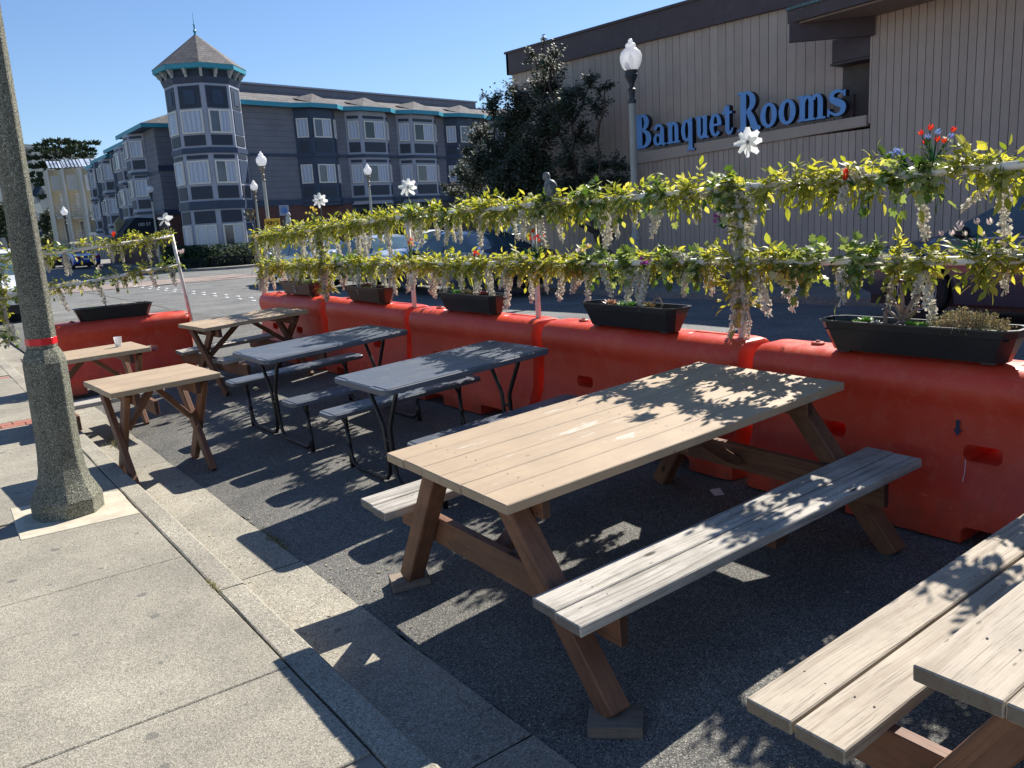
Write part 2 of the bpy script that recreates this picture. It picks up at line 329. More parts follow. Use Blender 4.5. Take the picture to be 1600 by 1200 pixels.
# ------------------------------------------------------------------ the ground
def gum(mat):
    ns, ls = mat.node_tree.nodes, mat.node_tree.links; b = ns['Principled BSDF']
    src = b.inputs['Base Color'].links[0].from_socket
    v = coords(ns, ls, (4.2, 4.2, 0.01), rnd=False)
    wob = N(ns, 'TexNoise', Scale=9.0, Detail=2.0); ls.new(v, wob.inputs['Vector'])
    va = N(ns, 'VectorMath', operation='MULTIPLY_ADD'); ls.new(wob.outputs['Color'], va.inputs[0]); va.inputs[1].default_value = (0.10, 0.10, 0); ls.new(v, va.inputs[2])
    vo = N(ns, 'TexVoronoi', Scale=1.0); vo.voronoi_dimensions = '2D'; ls.new(va.outputs[0], vo.inputs['Vector'])
    sp = ns.new('ShaderNodeSeparateColor'); ls.new(vo.outputs['Color'], sp.inputs[0])
    th = N(ns, 'Math', operation='MULTIPLY'); th.inputs[1].default_value = 0.11; ls.new(sp.outputs[0], th.inputs[0])
    lt = N(ns, 'Math', operation='LESS_THAN'); ls.new(vo.outputs['Distance'], lt.inputs[0]); ls.new(th.outputs[0], lt.inputs[1])
    gt = N(ns, 'Math', operation='GREATER_THAN'); ls.new(sp.outputs[1], gt.inputs[0]); gt.inputs[1].default_value = 0.55
    mu = N(ns, 'Math', operation='MULTIPLY'); ls.new(lt.outputs[0], mu.inputs[0]); ls.new(gt.outputs[0], mu.inputs[1])
    m2 = N(ns, 'Math', operation='MULTIPLY'); m2.inputs[1].default_value = 0.62; ls.new(mu.outputs[0], m2.inputs[0])
    c = mix(ns, ls, src, (0.10, 0.10, 0.095), m2.outputs[0]); ls.new(c, b.inputs['Base Color'])
    # fine wandering cracks
    v2 = coords(ns, ls, (0.9, 0.9, 0.01), rnd=False)
    w2 = N(ns, 'TexNoise', Scale=5.0, Detail=6.0); ls.new(v2, w2.inputs['Vector'])
    a2 = N(ns, 'VectorMath', operation='MULTIPLY_ADD'); ls.new(w2.outputs['Color'], a2.inputs[0]); a2.inputs[1].default_value = (0.35, 0.35, 0); ls.new(v2, a2.inputs[2])
    e = N(ns, 'TexVoronoi', Scale=0.8); e.feature = 'DISTANCE_TO_EDGE'; e.voronoi_dimensions = '2D'; ls.new(a2.outputs[0], e.inputs['Vector'])
    re = ramp(ns, [(0.0015, (1, 1, 1)), (0.0035, (0, 0, 0))]); ls.new(e.outputs['Distance'], re.inputs[0])
    pn = N(ns, 'TexNoise', Scale=1.1, Detail=2.0); ls.new(v2, pn.inputs['Vector'])
    rp = ramp(ns, [(0.52, (0, 0, 0)), (0.58, (0.8, 0.8, 0.8))]); ls.new(pn.outputs[0], rp.inputs[0])
    mm = N(ns, 'Math', operation='MULTIPLY'); ls.new(re.outputs[0], mm.inputs[0]); ls.new(rp.outputs[0], mm.inputs[1])
    c2 = mix(ns, ls, c, (0.10, 0.09, 0.07), mm.outputs[0]); ls.new(c2, b.inputs['Base Color'])
gum(M_side); gum(M_asph); gum(M_kerb)
rnd = random.Random(5)
g = MB(); g.add([(-1500, -1500, -1.0), (1500, -1500, -1.0), (1500, 1500, -1.0), (-1500, 1500, -1.0)], [(0, 1, 2, 3)])
struct(g.build('ground', M_road))
# sidewalk base and slabs
sw = struct(MB().box(-14, 0.962, -4, 70, -0.6, -0.012).build('sidewalk', M_grout))
bands = [2.05 - 3.5, 2.05, 5.55, 9.0, 12.5, 16.0, 19.5, 23.0]
xe = [-3.62, -2.1, -0.57, 0.961]
for i in range(len(bands) - 1):
    a = bands[i] + .145; b = bands[i + 1] - .145; ys = [a, bands[i] + .84, bands[i] + 2.3, b]
    for j in range(3):
        for k in range(3):
            m = MB().box(xe[k] + .002, xe[k + 1] - .002, ys[j] + .0025, ys[j + 1] - .0025, -0.05, 0 + rnd.uniform(-.0012, .0012))
            m.build('slab', M_side, sw, bevel=0.004)
m = MB().box(-14, xe[0] - .003, -4, 70, -0.05, -0.001); m.build('slab', M_side, sw)
m = MB().box(xe[0], .952, 23.145, 70, -0.05, -0.001); m.build('slab', M_side, sw)
bk = MB().box(-.1, .1, -.0625, .0625, -.05, 0).mesh('brick', M_brick, bevel=0.004)
for bi in (1, 2, 3, 4, 5):
    y = bands[bi]
    for row in (0, 1):
        x = 0.945 - (0.1 if row else 0) - .1
        while x > -1.6:
            if not (bi == 2 and x > 0.18 and x < 1.1):
                inst(bk, 'brick', sw, loc=(x, y - .068 + .136 * row, rnd.uniform(-.003, .0005)), rot=(0, 0, rnd.uniform(-.006, .006)))
            x -= .206
# buff plate round the lamp post
pl = MB().prism([(0.31, 5.30), (0.95, 5.27), (0.955, 5.88), (0.33, 6.02)], -0.03, 0.004)
pl.build('plate', M_plate, sw, bevel=0.003)
# kerb stones, gutter pans
kb = struct(MB().box(0.972, 1.07, -4, 70, -0.6, -0.09).build('kerb', M_grout))
y = -4.0; ends = [-4, -1.2, 1.72, 3.78, 6.55, 9.3, 12.1, 15, 18, 21, 24, 30, 36, 42, 50, 60, 70]
for a, b in zip(ends[:-1], ends[1:]):
    dx = rnd.uniform(-.006, .004); dz = rnd.uniform(-.004, .003)
    m = MB(); n = max(2, int((b - a) / .25)); pr = []
    prof = [(0.968 + dx, -0.3), (0.968 + dx, -0.004 + dz), (0.975 + dx, dz), (1.083 + dx, dz), (1.095 + dx, -0.010 + dz), (1.108 + dx, -0.145), (1.108 + dx, -0.3)]
    vs = []; fs = []
    for i in range(n + 1):
        yy = a + .003 + (b - a - .006) * i / n
        for q, (px, pz) in enumerate(prof): vs.append((px + rnd.uniform(-.002, .002), yy, pz + rnd.uniform(-.0012, .0012)))
    P = len(prof)
    for i in range(n):
        for q in range(P - 1): fs.append((i * P + q, i * P + q + 1, (i + 1) * P + q + 1, (i + 1) * P + q))
    fs.append(tuple(range(P))); fs.append(tuple(range((n + 1) * P - 1, n * P - 1, -1)))
    m.add(vs, fs); m.build('kerb_stone', M_kerb, kb)
gt = struct(MB().box(1.11, 1.52, -4, 70, -0.6, -0.150).build('gutter', M_grout))
for a, b in zip(ends[:-1], ends[1:]):
    a += .35; b += .35
    m = MB(); n = max(2, int((b - a) / .22)); vs = []; fs = []
    for i in range(n + 1):
        yy = a + .004 + (b - a - .008) * i / n
        for px in (1.104, 1.25, 1.40, 1.512 + rnd.uniform(-.006, .006)): vs.append((px, yy, gz(px, yy) + rnd.uniform(-.0015, .0015)))
    for i in range(n):
        for q in range(3): fs.append((i * 4 + q, i * 4 + q + 1, (i + 1) * 4 + q + 1, (i + 1) * 4 + q))
    m.add(vs, fs); m.build('gutter_pan', M_kerb, gt)
# parking-lane asphalt, ragged along the gutter
m = MB(); xs = [1.503, 1.56, 1.7] + [1.9 + .22 * i for i in range(17)]; ny = 260; vs = []; fs = []
for j in range(ny + 1):
    yy = -4 + 26 * j / ny
    for i, x in enumerate(xs):
        jx = rnd.uniform(-.004, .022) if i == 0 else 0
        vs.append((x + jx, yy, gz(max(1.54, x), yy) + (rnd.uniform(-.003, .003) if i else -.005)))
n = len(xs)
for j in range(ny):
    for i in range(n - 1): fs.append((j * n + i, j * n + i + 1, (j + 1) * n + i + 1, (j + 1) * n + i))
m.add(vs, fs); struct(m.build('parking_lane', M_asph, smooth=True))
xl = xs[-1]
m = MB(); xs = [xl - .03] + [xl + .4 * i for i in range(1, 19)] + [14, 18, 25, 35, 60, 120]; ys = [-30, -15, -8] + [-4 + i for i in range(0, 40)] + [40, 50, 60, 80, 120, 200]; vs = []; fs = []
for yy in ys:
    for x in xs: vs.append((x, yy, gz(x, yy) - 0.006))
n = len(xs)
for j in range(len(ys) - 1):
    for i in range(n - 1): fs.append((j * n + i, j * n + i + 1, (j + 1) * n + i + 1, (j + 1) * n + i))
m.add(vs, fs)
# left part of the street beyond the parking lane
xs = [1.5, 3.0, xl]; ys = [22.0, 30, 40, 60, 100, 200]; b0 = len(m.v); vs = [(x, yy, gz(max(1.6, x), yy) - 0.006) for yy in ys for x in xs]
m.add(vs, [(j * 3 + i, j * 3 + i + 1, (j + 1) * 3 + i + 1, (j + 1) * 3 + i) for j in range(len(ys) - 1) for i in range(2)])
struct(m.build('road', M_road, smooth=True))
# pink crossing band at the junction and raised lane markers
m = MB(); m.add([(1.6, 34.5, -.083), (12.2, 33.2, -.083), (12.2, 37.2, -.083), (1.6, 39.5, -.083)], [(0, 1, 2, 3)])
struct(m.build('crosswalk', M_pinkconc))
dot = MB().lathe([(0.055, 0), (0.05, .012), (0.03, .02), (0.0, .022)], 10).mesh('lane_dot', M_white)
for i in range(16):
    yy = 20.5 + i * 1.05; xx = 7.45 - (yy - 20) * .015
    for dx in (0, .32):
        o = inst(dot, 'lane_marker', None, loc=(xx + dx, yy, gz(xx, yy) - .004), scale=(1.3, 1.3, 1))
        tag(o, 'small round white raised marker in the double row down the middle of the street', 'lane marker', 'raised lane markers on the street')
# far sidewalk and kerb
fw = struct(MB().box(12.36, 15.2, -14, 21.3, -0.7, 0.02).build('pavement', M_farwalk))
fw.rotation_euler = (-0.010, 0, 0); fw.location = (0, 0, 0.115)
fk = struct(MB().box(12.2, 12.357, -14, 21.3, -0.7, 0.024).build('kerb', M_farwalk)); fk.rotation_euler = (-0.010, 0, 0); fk.location = (0, 0, 0.115)
# corner pavement round the hotel with its kerb
m = MB(); arc = [(12.5, 90), (12.5, 50), (11.9, 47)] + [(14.8 - 2.9 * math.cos(a), 46.2 - 3 * math.sin(a)) for a in [R(10 * i) for i in range(10)]] + [(60, 51.3), (60, 90)]
struct(m.prism(arc, -0.7, 0.03).build('pavement', M_farwalk))
# ------------------------------------------------------------------ concrete lamp post beside the camera
t = thing('lamp_post', 'octagonal pebble-aggregate concrete lamp post with flared foot and a red tape band', 'lamp post', (0.618, 5.655, 0.004), (0, 0, R(14)))
t.rotation_mode = 'QUATERNION'; t.rotation_quaternion = (Matrix.Rotation(R(.6), 3, (math.sin(YAW), math.cos(YAW), 0)) @ Matrix.Rotation(R(14), 3, 'Z')).to_quaternion()
ph = R(22.5)
def octa(prof, mat, name, par, n=8):
    m = MB(); vs = []; fs = []
    for r, z in prof:
        for k in range(n):
            a = 2 * math.pi * k / n + ph; vs.append((r * math.cos(a), r * math.sin(a), z))
    for i in range(len(prof) - 1):
        for k in range(n): fs.append((i * n + k, i * n + (k + 1) % n, (i + 1) * n + (k + 1) % n, (i + 1) * n + k))
    fs.append(tuple(range(n - 1, -1, -1))); fs.append(tuple((len(prof) - 1) * n + k for k in range(n)))
    m.add(vs, fs); return m.build(name, mat, par, bevel=0.006)
octa([(0.205, -.02), (0.205, 0.10), (0.182, 0.15), (0.152, 0.21), (0.134, 0.29), (0.125, 0.40), (0.122, 0.52), (0.121, .955), (0.112, .995), (0.088, 1.045)], M_pole, 'pedestal', t)
octa([(0.0865, 1.043), (0.0835, 1.5), (0.077, 2.4), (0.068, 3.6), (0.058, 5.2)], M_pole, 'shaft', t)
M_tape = plain('red_tape', (0.70, 0.012, 0.02), 0.35, var=0.12, scale=14)
octa([(0.0885, 1.062), (0.0882, 1.085), (0.088, 1.112)], M_tape, 'tape_band', t)

# ------------------------------------------------------------------ picnic tables
TILT = -math.atan(0.056)
def slope_root(name, label, cat, x, y, rz=0, tilt=TILT, group=None, dz=0):
    z = gz(x, y) + dz
    o = thing(name, label, cat, (x, y, z), (0, 0, 0), group)
    o.rotation_mode = 'QUATERNION'
    o.rotation_quaternion = (Matrix.Rotation(tilt, 3, 'Y') @ Matrix.Rotation(rz, 3, 'Z')).to_quaternion(); return o
SCREW = MB().lathe([(.0032, 0), (.0030, .0006), (.001, .0007)], 7).mesh('screw', M_dark)
def screws(parent, L, ys, z, inset, rr):
    for yy in ys:
        for xx in (-L / 2 + inset + .06, 0.0, L / 2 - inset - .06):
            for dx in (-.02, .02): inst(SCREW, 'screw', parent, loc=(xx + rr.uniform(-.006, .006), yy + dx * 1.6 + rr.uniform(-.005, .005), z))
def a_frame_table(label, x, y, rz, L=2.03, W=0.94, nb=6, H=0.747, bh=0.43, boff=0.71, bw=.143, Mt=M_tan, Mb=M_grey, inset=0.14, blocks=True, foot=0.75, dz=0, overB=0.03):
    t = slope_root('picnic_table', label, 'picnic table', x, y, rz, dz=dz)
    rr = random.Random(int(x * 100 + y * 10)); th = 0.040; w = W / nb
    top = thing_part('tabletop', t)
    for i in range(nb):
        yy = -W / 2 + w * (i + .5)
        inst(plank_mesh(L, w - .0035, th, Mt, .0035), 'plank', top, loc=(rr.uniform(-.004, .004), yy, H - th / 2 + rr.uniform(-.0012, .0012)), rot=(rr.uniform(-.004, .004), 0, 0))
    screws(top, L, [-W / 2 + w * (i + .5) for i in range(nb)], H + .0002, inset, rr)
    for s in (-1, 1):
        bench = thing_part('bench', t); screws(bench, L, [s * boff - bw / 2, s * boff + bw / 2], bh + .0002, inset, rr)
        for i in (-1, 1):
            inst(plank_mesh(L + overB, bw - .009, .042, Mb, .004), 'plank', bench, loc=(rr.uniform(-.008, .008) + .01, s * boff + i * bw / 2, bh - .021 + rr.uniform(-.001, .001)), rot=(rr.uniform(-.006, .006), 0, rr.uniform(-.001, .001)))
        bar('bench_batten', bench, (0.02, s * boff - .13, bh - .064), (0.02, s * boff + .14, bh - .064), .085, .04, M_brown, side=(1, 0, 0))
    for e in (-1, 1):
        xx = e * (L / 2 - inset)
        for s in (-1, 1):
            ft = Vector((xx, s * foot - .06, 0.016 if blocks and e < 0 else 0.002)); tp = Vector((xx, s * .25, H - th - .004))
            bar('leg', t, ft, tp, .088, .042 if False else .09, M_brown, side=(1, 0, 0), bev=.005)
            if blocks and e < 0:
                o = inst(plank_mesh(.19, .13, .045, M_block), 'foot_block', t, loc=(xx - .01, s * (foot + .01) - .06, -.006), rot=(0, 0, 0.25 * s - .55))
        bar('crossbeam', t, (xx - e * .068, -boff - .10, bh - .042 - .07), (xx - e * .068, boff + .10, bh - .042 - .07), .04, .137, M_brown, side=(1, 0, 0))
        bar('top_cleat', t, (xx - e * .068, -W / 2 + .05, H - th - .047), (xx - e * .068, W / 2 - .05, H - th - .047), .04, .088, M_brown, side=(1, 0, 0))
        bar('brace', t, (xx - e * .10, .03, bh - .13), (xx - e * .62, .03, H - th - .02), .088, .04, M_brown, side=(0, 1, 0))
    bar('top_cleat', t, (0, -W / 2 + .05, H - th - .022), (0, W / 2 - .04, H - th - .022), .088, .04, M_brown, side=(1, 0, 0))
    return t
def thing_part(name, parent):
    o = bpy.data.objects.new(name, None); o.empty_display_size = .1; return link(o, parent)
a_frame_table('large tan-painted wooden picnic table with grey weathered benches, nearest whole table', 2.65, 2.68, R(-1.7))
a_frame_table('cropped wooden picnic table of pale worn bare planks at the bottom right corner', 2.66, 0.31, R(-1.0), L=2.05, H=.752, boff=0.775, bh=.445, nb=5, bw=.150, Mt=M_fresh, Mb=M_fresh, blocks=False, foot=.74)
def x_leg_table(label, x, y, rz, L, W, H, benches, nb=4, tilt=TILT * .4, foot=.30, dz=0, cross=.62, bh=.42, boff=.55, topo=.26, drop=0):
    t = slope_root('picnic_table' if benches else 'high_table', label, 'picnic table' if benches else 'table', x, y, rz, tilt, dz=dz)
    rr = random.Random(int(x * 100 + y * 10)); th = .04; w = W / nb; top = thing_part('tabletop', t)
    for i in range(nb):
        inst(plank_mesh(L, w - .003, th, M_tan, .003), 'plank', top, loc=(rr.uniform(-.003, .003), -W / 2 + w * (i + .5), H - th / 2 + rr.uniform(-.001, .001)))
    for e in (-1, 1):
        xx = e * (L / 2 - .11)
        for s in (-1, 1):
            bar('leg', t, (xx + s * .021, s * foot, .004 - drop), (xx + s * .021, -s * topo, H - th - .003), .04, .088, M_brown, side=(1, 0, 0), bev=.004)
        bar('top_cleat', t, (xx - e * .065, -W / 2 + .03, H - th - .047), (xx - e * .065, W / 2 - .03, H - th - .047), .04, .088, M_brown, side=(1, 0, 0))
        bar('brace', t, (xx - e * .05, 0, H * .52), (xx - e * min(.42, L * .36), 0, H - th - .02), .07, .04, M_brown, side=(0, 1, 0))
    for s in benches:
        b = thing_part('bench', t)
        for i in (-1, 1): inst(plank_mesh(L * .98, .135, .04, M_grey, .004), 'plank', b, loc=(rr.uniform(-.01, .01), s * boff + i * .069, bh - .02))
    if benches:
        for e in (-1, 1):
            xx = e * (L / 2 - .11) - e * .065
            bar('crossbeam', t, (xx, min(benches + [0]) * (boff + .12) - .3 * (1 not in benches) * 0 - .28, bh - .11), (xx, max(benches + [0]) * (boff + .12) + .28, bh - .11), .04, .13, M_brown, side=(1, 0, 0))
    return t
x_leg_table('small tan wooden high table on crossed brown legs straddling the gutter beside the lamp post', 1.415, 6.50, R(4), .78, .74, .735, [], nb=3, dz=.035, foot=.26, topo=.24, drop=.03)
x_leg_table('small tan wooden picnic table carrying a plastic cup in front of the single orange barrier', 1.33, 8.66, R(2), 1.00, .70, .735, [-1], nb=3, dz=.03, drop=.03, boff=.50, foot=.26, bh=.36)
x_leg_table('narrow tan wooden picnic table farthest back, next to the last barrier of the row', 3.09, 9.25, R(4), 1.22, .80, .74, [-1, 1], nb=4, boff=.58, foot=.50, bh=.41, tilt=TILT * .8)
# black resin tables
def round_rect(l, w, r, n=4):
    pts = []
    for cx_, cy_, a0 in ((l / 2 - r, w / 2 - r, 0), (-l / 2 + r, w / 2 - r, 90), (-l / 2 + r, -w / 2 + r, 180), (l / 2 - r, -w / 2 + r, 270)):
        for i in range(n + 1):
            a = R(a0 + 90 * i / n); pts.append((cx_ + r * math.cos(a), cy_ + r * math.sin(a)))
    return pts
def resin_slab(name, parent, l, w, th, z, y0=0, grooves=4):
    t = MB(); rr = round_rect(l, w, .055)
    t.prism([(p[0], p[1] + y0) for p in rr], z - th, z - .004); o = t.build(name, M_slate, parent, bevel=.004)
    wd = (w - .03) / grooves
    for i in range(grooves):   # moulded boards, proud of the tray
        yy = y0 - w / 2 + .015 + wd * (i + .5); e = .03 if i in (0, grooves - 1) else .012
        inst(plank_mesh(l - 2 * e, wd - .004, .008, M_slate, .002), 'board', o, loc=(0, yy, z - .0035))
    return o
def black_table(label, x, y, rz, L=1.32, W=.72, H=.74, bh=.44, bo=.62, bw=.25):
    t = slope_root('picnic_table', label, 'picnic table', x, y, rz, TILT)
    resin_slab('tabletop', t, L, W, .04, H)
    for s in (-1, 1): resin_slab('bench', t, L * .98, bw, .035, bh, s * bo, 2)
    for e in (-1, 1):
        xx = e * (L / 2 - .17)
        for s in (-1, 1):
            m = MB(); path = [(xx, s * .21, H - .04), (xx, s * .17, H - .12), (xx, s * .075, .46), (xx, s * .045, .40), (xx, s * .036, .14), (xx, s * .05, .075), (xx, s * .09, .035), (xx, s * .16, .02), (xx, s * (bo - .10), .02), (xx, s * (bo - .035), .045), (xx, s * (bo - .01), .09), (xx, s * bo, .16), (xx, s * bo, bh - .11)]
            m.tube(path, .0155, 8); m.build('leg', M_black, t, smooth=True)
            m = MB(); m.tube([(xx, s * bo, 0.0), (xx, s * bo, .18)], .018, 8)
            m.build('bench_post', M_black, t, smooth=True)
            for q in (-.055, .06): MB().tube([(xx, s * bo, bh - .12), (xx - .02, s * (bo + q), bh - .035)], .013, 8).build('bench_fork', M_black, t, smooth=True)
        MB().tube([(xx, -.04, .32), (xx, .04, .32)], .012, 6).build('cross_bolt', M_black, t)
    return t
black_table('slate-grey resin picnic table on black steel legs right behind the large tan table', 2.90, 4.68, R(0.5))
black_table('slate-grey resin picnic table on black steel legs, the farther of the two dark ones', 2.85, 6.57, R(1.0), W=.76, bo=.64)
# plastic cup on the middle tan table
def cup_mat():
    m, ns, ls, b = new_mat('clear_frosted_cup_plastic', 0.18); b.inputs['Base Color'].default_value = (.9, .92, .93, 1); b.inputs['Alpha'].default_value = 0.42; return m
M_cup = cup_mat()
c = MB(); prof = [(.027, 0), (.0285, .004), (.037, .118), (.0385, .12), (.0385, .124), (.036, .124), (.0275, .006)]
cz = gz(1.46, 8.7) + .744
cup = thing('plastic_cup', 'clear plastic drinking cup half full of ice water standing on the tan table', 'cup', (1.62, 8.72, cz))
MB().lathe(prof, 18).build('cup_wall', M_cup, cup, smooth=True)
M_ice, ns, ls, b = new_mat('icy_water', 0.1); b.inputs['Base Color'].default_value = (.85, .88, .9, 1); b.inputs['Alpha'].default_value = .6
MB().lathe([(.0265, .005), (.032, .06), (.0, .062)], 14).build('iced_water', M_ice, cup)

# ------------------------------------------------------------------ water-filled barriers
def barrier_mesh():
    prof = [(.245, 0), (.245, .17), (.225, .24), (.195, .30), (.178, .48), (.170, .60), (.176, .635), (.186, .66), (.190, .70), (.186, .745), (.165, .785), (.130, .812), (.085, .826)]
    full = prof + [(-a, z) for a, z in reversed(prof)]
    st = [(-.94, .70), (-.925, .90), (-.90, .97), (-.86, 1), (-.5, 1), (0, 1), (.5, 1), (.86, 1), (.90, .97), (.925, .90), (.94, .70)]
    m = MB(); vs = []; fs = []; P = len(full)
    for yy, k in st:
        for a, z in full:
            vs.append((a * (k if z > .02 else k), yy, z if z < .6 else .6 + (z - .6) * (1 - (1 - k) * .5)))
    for i in range(len(st) - 1):
        for q in range(P): fs.append((i * P + q, i * P + (q + 1) % P, (i + 1) * P + (q + 1) % P, (i + 1) * P + q))
    fs.append(tuple(range(P - 1, -1, -1))); fs.append(tuple((len(st) - 1) * P + q for q in range(P)))
    m.add(vs, fs); me = m.mesh('barrier_body', M_bar)
    bm = bmesh.new(); bm.from_mesh(me); bmesh.ops.recalc_face_normals(bm, faces=bm.faces); bm.to_mesh(me); bm.free()
    o = link(bpy.data.objects.new('tmp_body', me))
    cuts = []
    def cutter(x0, x1, y0, y1, z0, z1, bev):
        c = MB().box(x0, x1, y0, y1, z0, z1).build('tmp_cut', M_bar, bevel=bev); cuts.append(c)
    for yy in (-.34, .42): cutter(-.4, .4, yy - .085, yy + .085, .385, .462, .018)
    for yy in (-.45, .45): cutter(-.4, .4, yy - .16, yy + .16, -.1, .085, .02)
    for yy in (-.62, .3): cutter(-.05, .05, yy - .2, yy + .2, .8205, .9, .006)
    for s in (-1, 1):   # lug recesses at the ends, drum recess along the top
        cutter(-.06, .06, s * .90, s * 1.0, .30, .52, .01)
    for c in cuts:
        md = o.modifiers.new('b', 'BOOLEAN'); md.operation = 'DIFFERENCE'; md.object = c; md.solver = 'EXACT'
    dg = bpy.context.evaluated_depsgraph_get(); me2 = bpy.data.meshes.new_from_object(o.evaluated_get(dg))
    for c in cuts + [o]:
        bpy.data.objects.remove(c)
    me2.name = 'barrier_body'
    me2.polygons.foreach_set('use_smooth', [True] * len(me2.polygons)); me2.set_sharp_from_angle(angle=R(38)); return me2
BM = barrier_mesh()
M_label = plain('dark_navy_print', (0.02, 0.025, 0.06), .5)
arrow = MB().prism([(-.02, .0), (.0, -.032), (.02, .0), (.0085, .0), (.0085, .045), (-.0085, .045), (-.0085, .0)], 0, .0015).mesh('arrow_mark', M_label)
lug = MB().tube([(0, 0, 0), (0, 0, .09)], .034, 12).mesh('lug', M_bar, smooth=False)
cap = MB().lathe([(.036, 0), (.036, .014), (.030, .018), (.012, .018), (.010, .026), (0, .026)], 14).mesh('fill_cap', M_bar)
def barrier(label, x, y, rz, tilt=(0, 0), group='orange barriers in a row along the street side'):
    t = thing('water_barrier', label, 'traffic barrier', (x, y, gz(x, y) - .002), (tilt[0], tilt[1], rz), group)
    inst(BM, 'barrier_shell', t); inst(cap, 'fill_cap', t, loc=(0.0, .62, .824)); 
    for z in (.20, .56): inst(lug, 'lug', t, loc=(0, .955, z))
    for z in (.08, .40): inst(lug, 'lug', t, loc=(0, -.955, z))
    return t
BX = 4.0
bl = ['orange barrier nearest the camera, under the longest black planter', 'orange barrier under the planter with pale orange and green succulents',
      'orange barrier behind the nearer dark picnic table', 'orange barrier behind the farther dark picnic table',
      'last orange barrier of the row, under the planter of straw-coloured plants']
ys = [1.96, 3.92, 5.88, 7.88, 9.90]
bars = []
for i, (yy, lb) in enumerate(zip(ys, bl)):
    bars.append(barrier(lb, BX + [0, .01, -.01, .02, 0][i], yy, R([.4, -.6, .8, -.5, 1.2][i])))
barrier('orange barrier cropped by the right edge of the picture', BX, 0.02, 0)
inst(arrow, 'arrow_mark', bars[0], Matrix.Translation((-.1845, -.225, .525)) @ Matrix.Rotation(R(-90), 4, 'Y') @ Matrix.Rotation(R(-90), 4, 'Z'))
m = MB(); m.tube([(-.190, -.27, .39), (-.197, -.272, .33), (-.203, -.265, .27), (-.222, -.25, .22), (-.245, -.24, .16)], .0016, 5); m.build('white_string', M_white, bars[0])
CB = barrier('single orange barrier standing crosswise behind the small tan tables', 2.07, 10.85, R(91), group=None); CB.scale = (1, .84, 1)

# ------------------------------------------------------------------ planters on the barriers
def planter(label, x, y, rz, L=.76, brown=False, z=None):
    z = gz(4.0, y) + .826 if z is None else z
    t = thing('window_box', label, 'planter', (x, y, z), (0, 0, rz))
    def ring(l, w, zz): 
        c = .045; return [(w / 2, -l / 2 + c), (w / 2, l / 2 - c), (w / 2 - c, l / 2), (-w / 2 + c, l / 2), (-w / 2, l / 2 - c), (-w / 2, -l / 2 + c), (-w / 2 + c, -l / 2), (w / 2 - c, -l / 2)]
    m = MB(); secs = [(L - .10, .135, .012), (L - .02, .19, .125), (L - .012, .197, .127), (L, .208, .158), (L + .02, .228, .160), (L + .02, .228, .168), (L - .015, .193, .168), (L - .03, .18, .13), (L - .09, .13, .03)]
    vs = []; fs = []
    for l, w, zz in secs: vs += [(a, b, zz) for a, b in ring(l, w, zz)]
    for i in range(len(secs) - 1):
        for k in range(8): fs.append((i * 8 + k, i * 8 + (k + 1) % 8, (i + 1) * 8 + (k + 1) % 8, (i + 1) * 8 + k))
    fs.append(tuple(range(7, -1, -1))); fs.append(tuple((len(secs) - 1) * 8 + k for k in range(8)))
    m.add(vs, fs); m.build('box_shell', M_brownpl if brown else M_planter, t)
    for s in (-1, 1): MB().box(-.05, .05, s * (L / 2 - .12) - .03, s * (L / 2 - .12) + .03, 0, .014).build('foot', M_brownpl if brown else M_planter, t)
    m = MB(); n = 14; rr = random.Random(int(y * 77)); vs = []; fs = []
    for i in range(n + 1):
        for j in range(5): vs.append((-.088 + .044 * j, -L / 2 + .03 + (L - .06) * i / n, .122 + rr.uniform(-.01, .012)))
    for i in range(n):
        for j in range(4): fs.append((i * 5 + j, i * 5 + j + 1, (i + 1) * 5 + j + 1, (i + 1) * 5 + j))
    m.add(vs, fs); m.build('soil', M_soil, t); return t
M_brownpl = plain('dark_brown_planter_plastic', (0.05, 0.022, 0.016), 0.4, var=.2, scale=9)
PL = [(3.93, 2.00, R(2), .94, False, 'long black planter with branching flower stalk and bushy sedum, nearest'),
      (3.93, 3.93, R(-2), .90, False, 'black planter with pale orange rosette and bright green succulents'),
      (3.95, 5.90, R(-1), .88, False, 'black planter between the white posts with green and reddish succulents'),
      (3.95, 7.83, R(-2), .90, True, 'dark brown planter filled with reddish spiky succulents'),
      (3.99, 9.75, R(2), .92, True, 'dark brown planter with dry straw-coloured plants at the far end'), ]
for p in PL: planter(p[5], p[0], p[1], p[2], p[3], p[4])
LZ = gz(1.9, 10.85) + .826
lp = planter('long black planter on top of the crosswise barrier', 2.02, 10.83, R(90), .86, False, LZ)
lp.rotation_euler = (0, R(-4.5) * 0, R(90)); lp.rotation_euler = Euler((0, 0, R(90)))
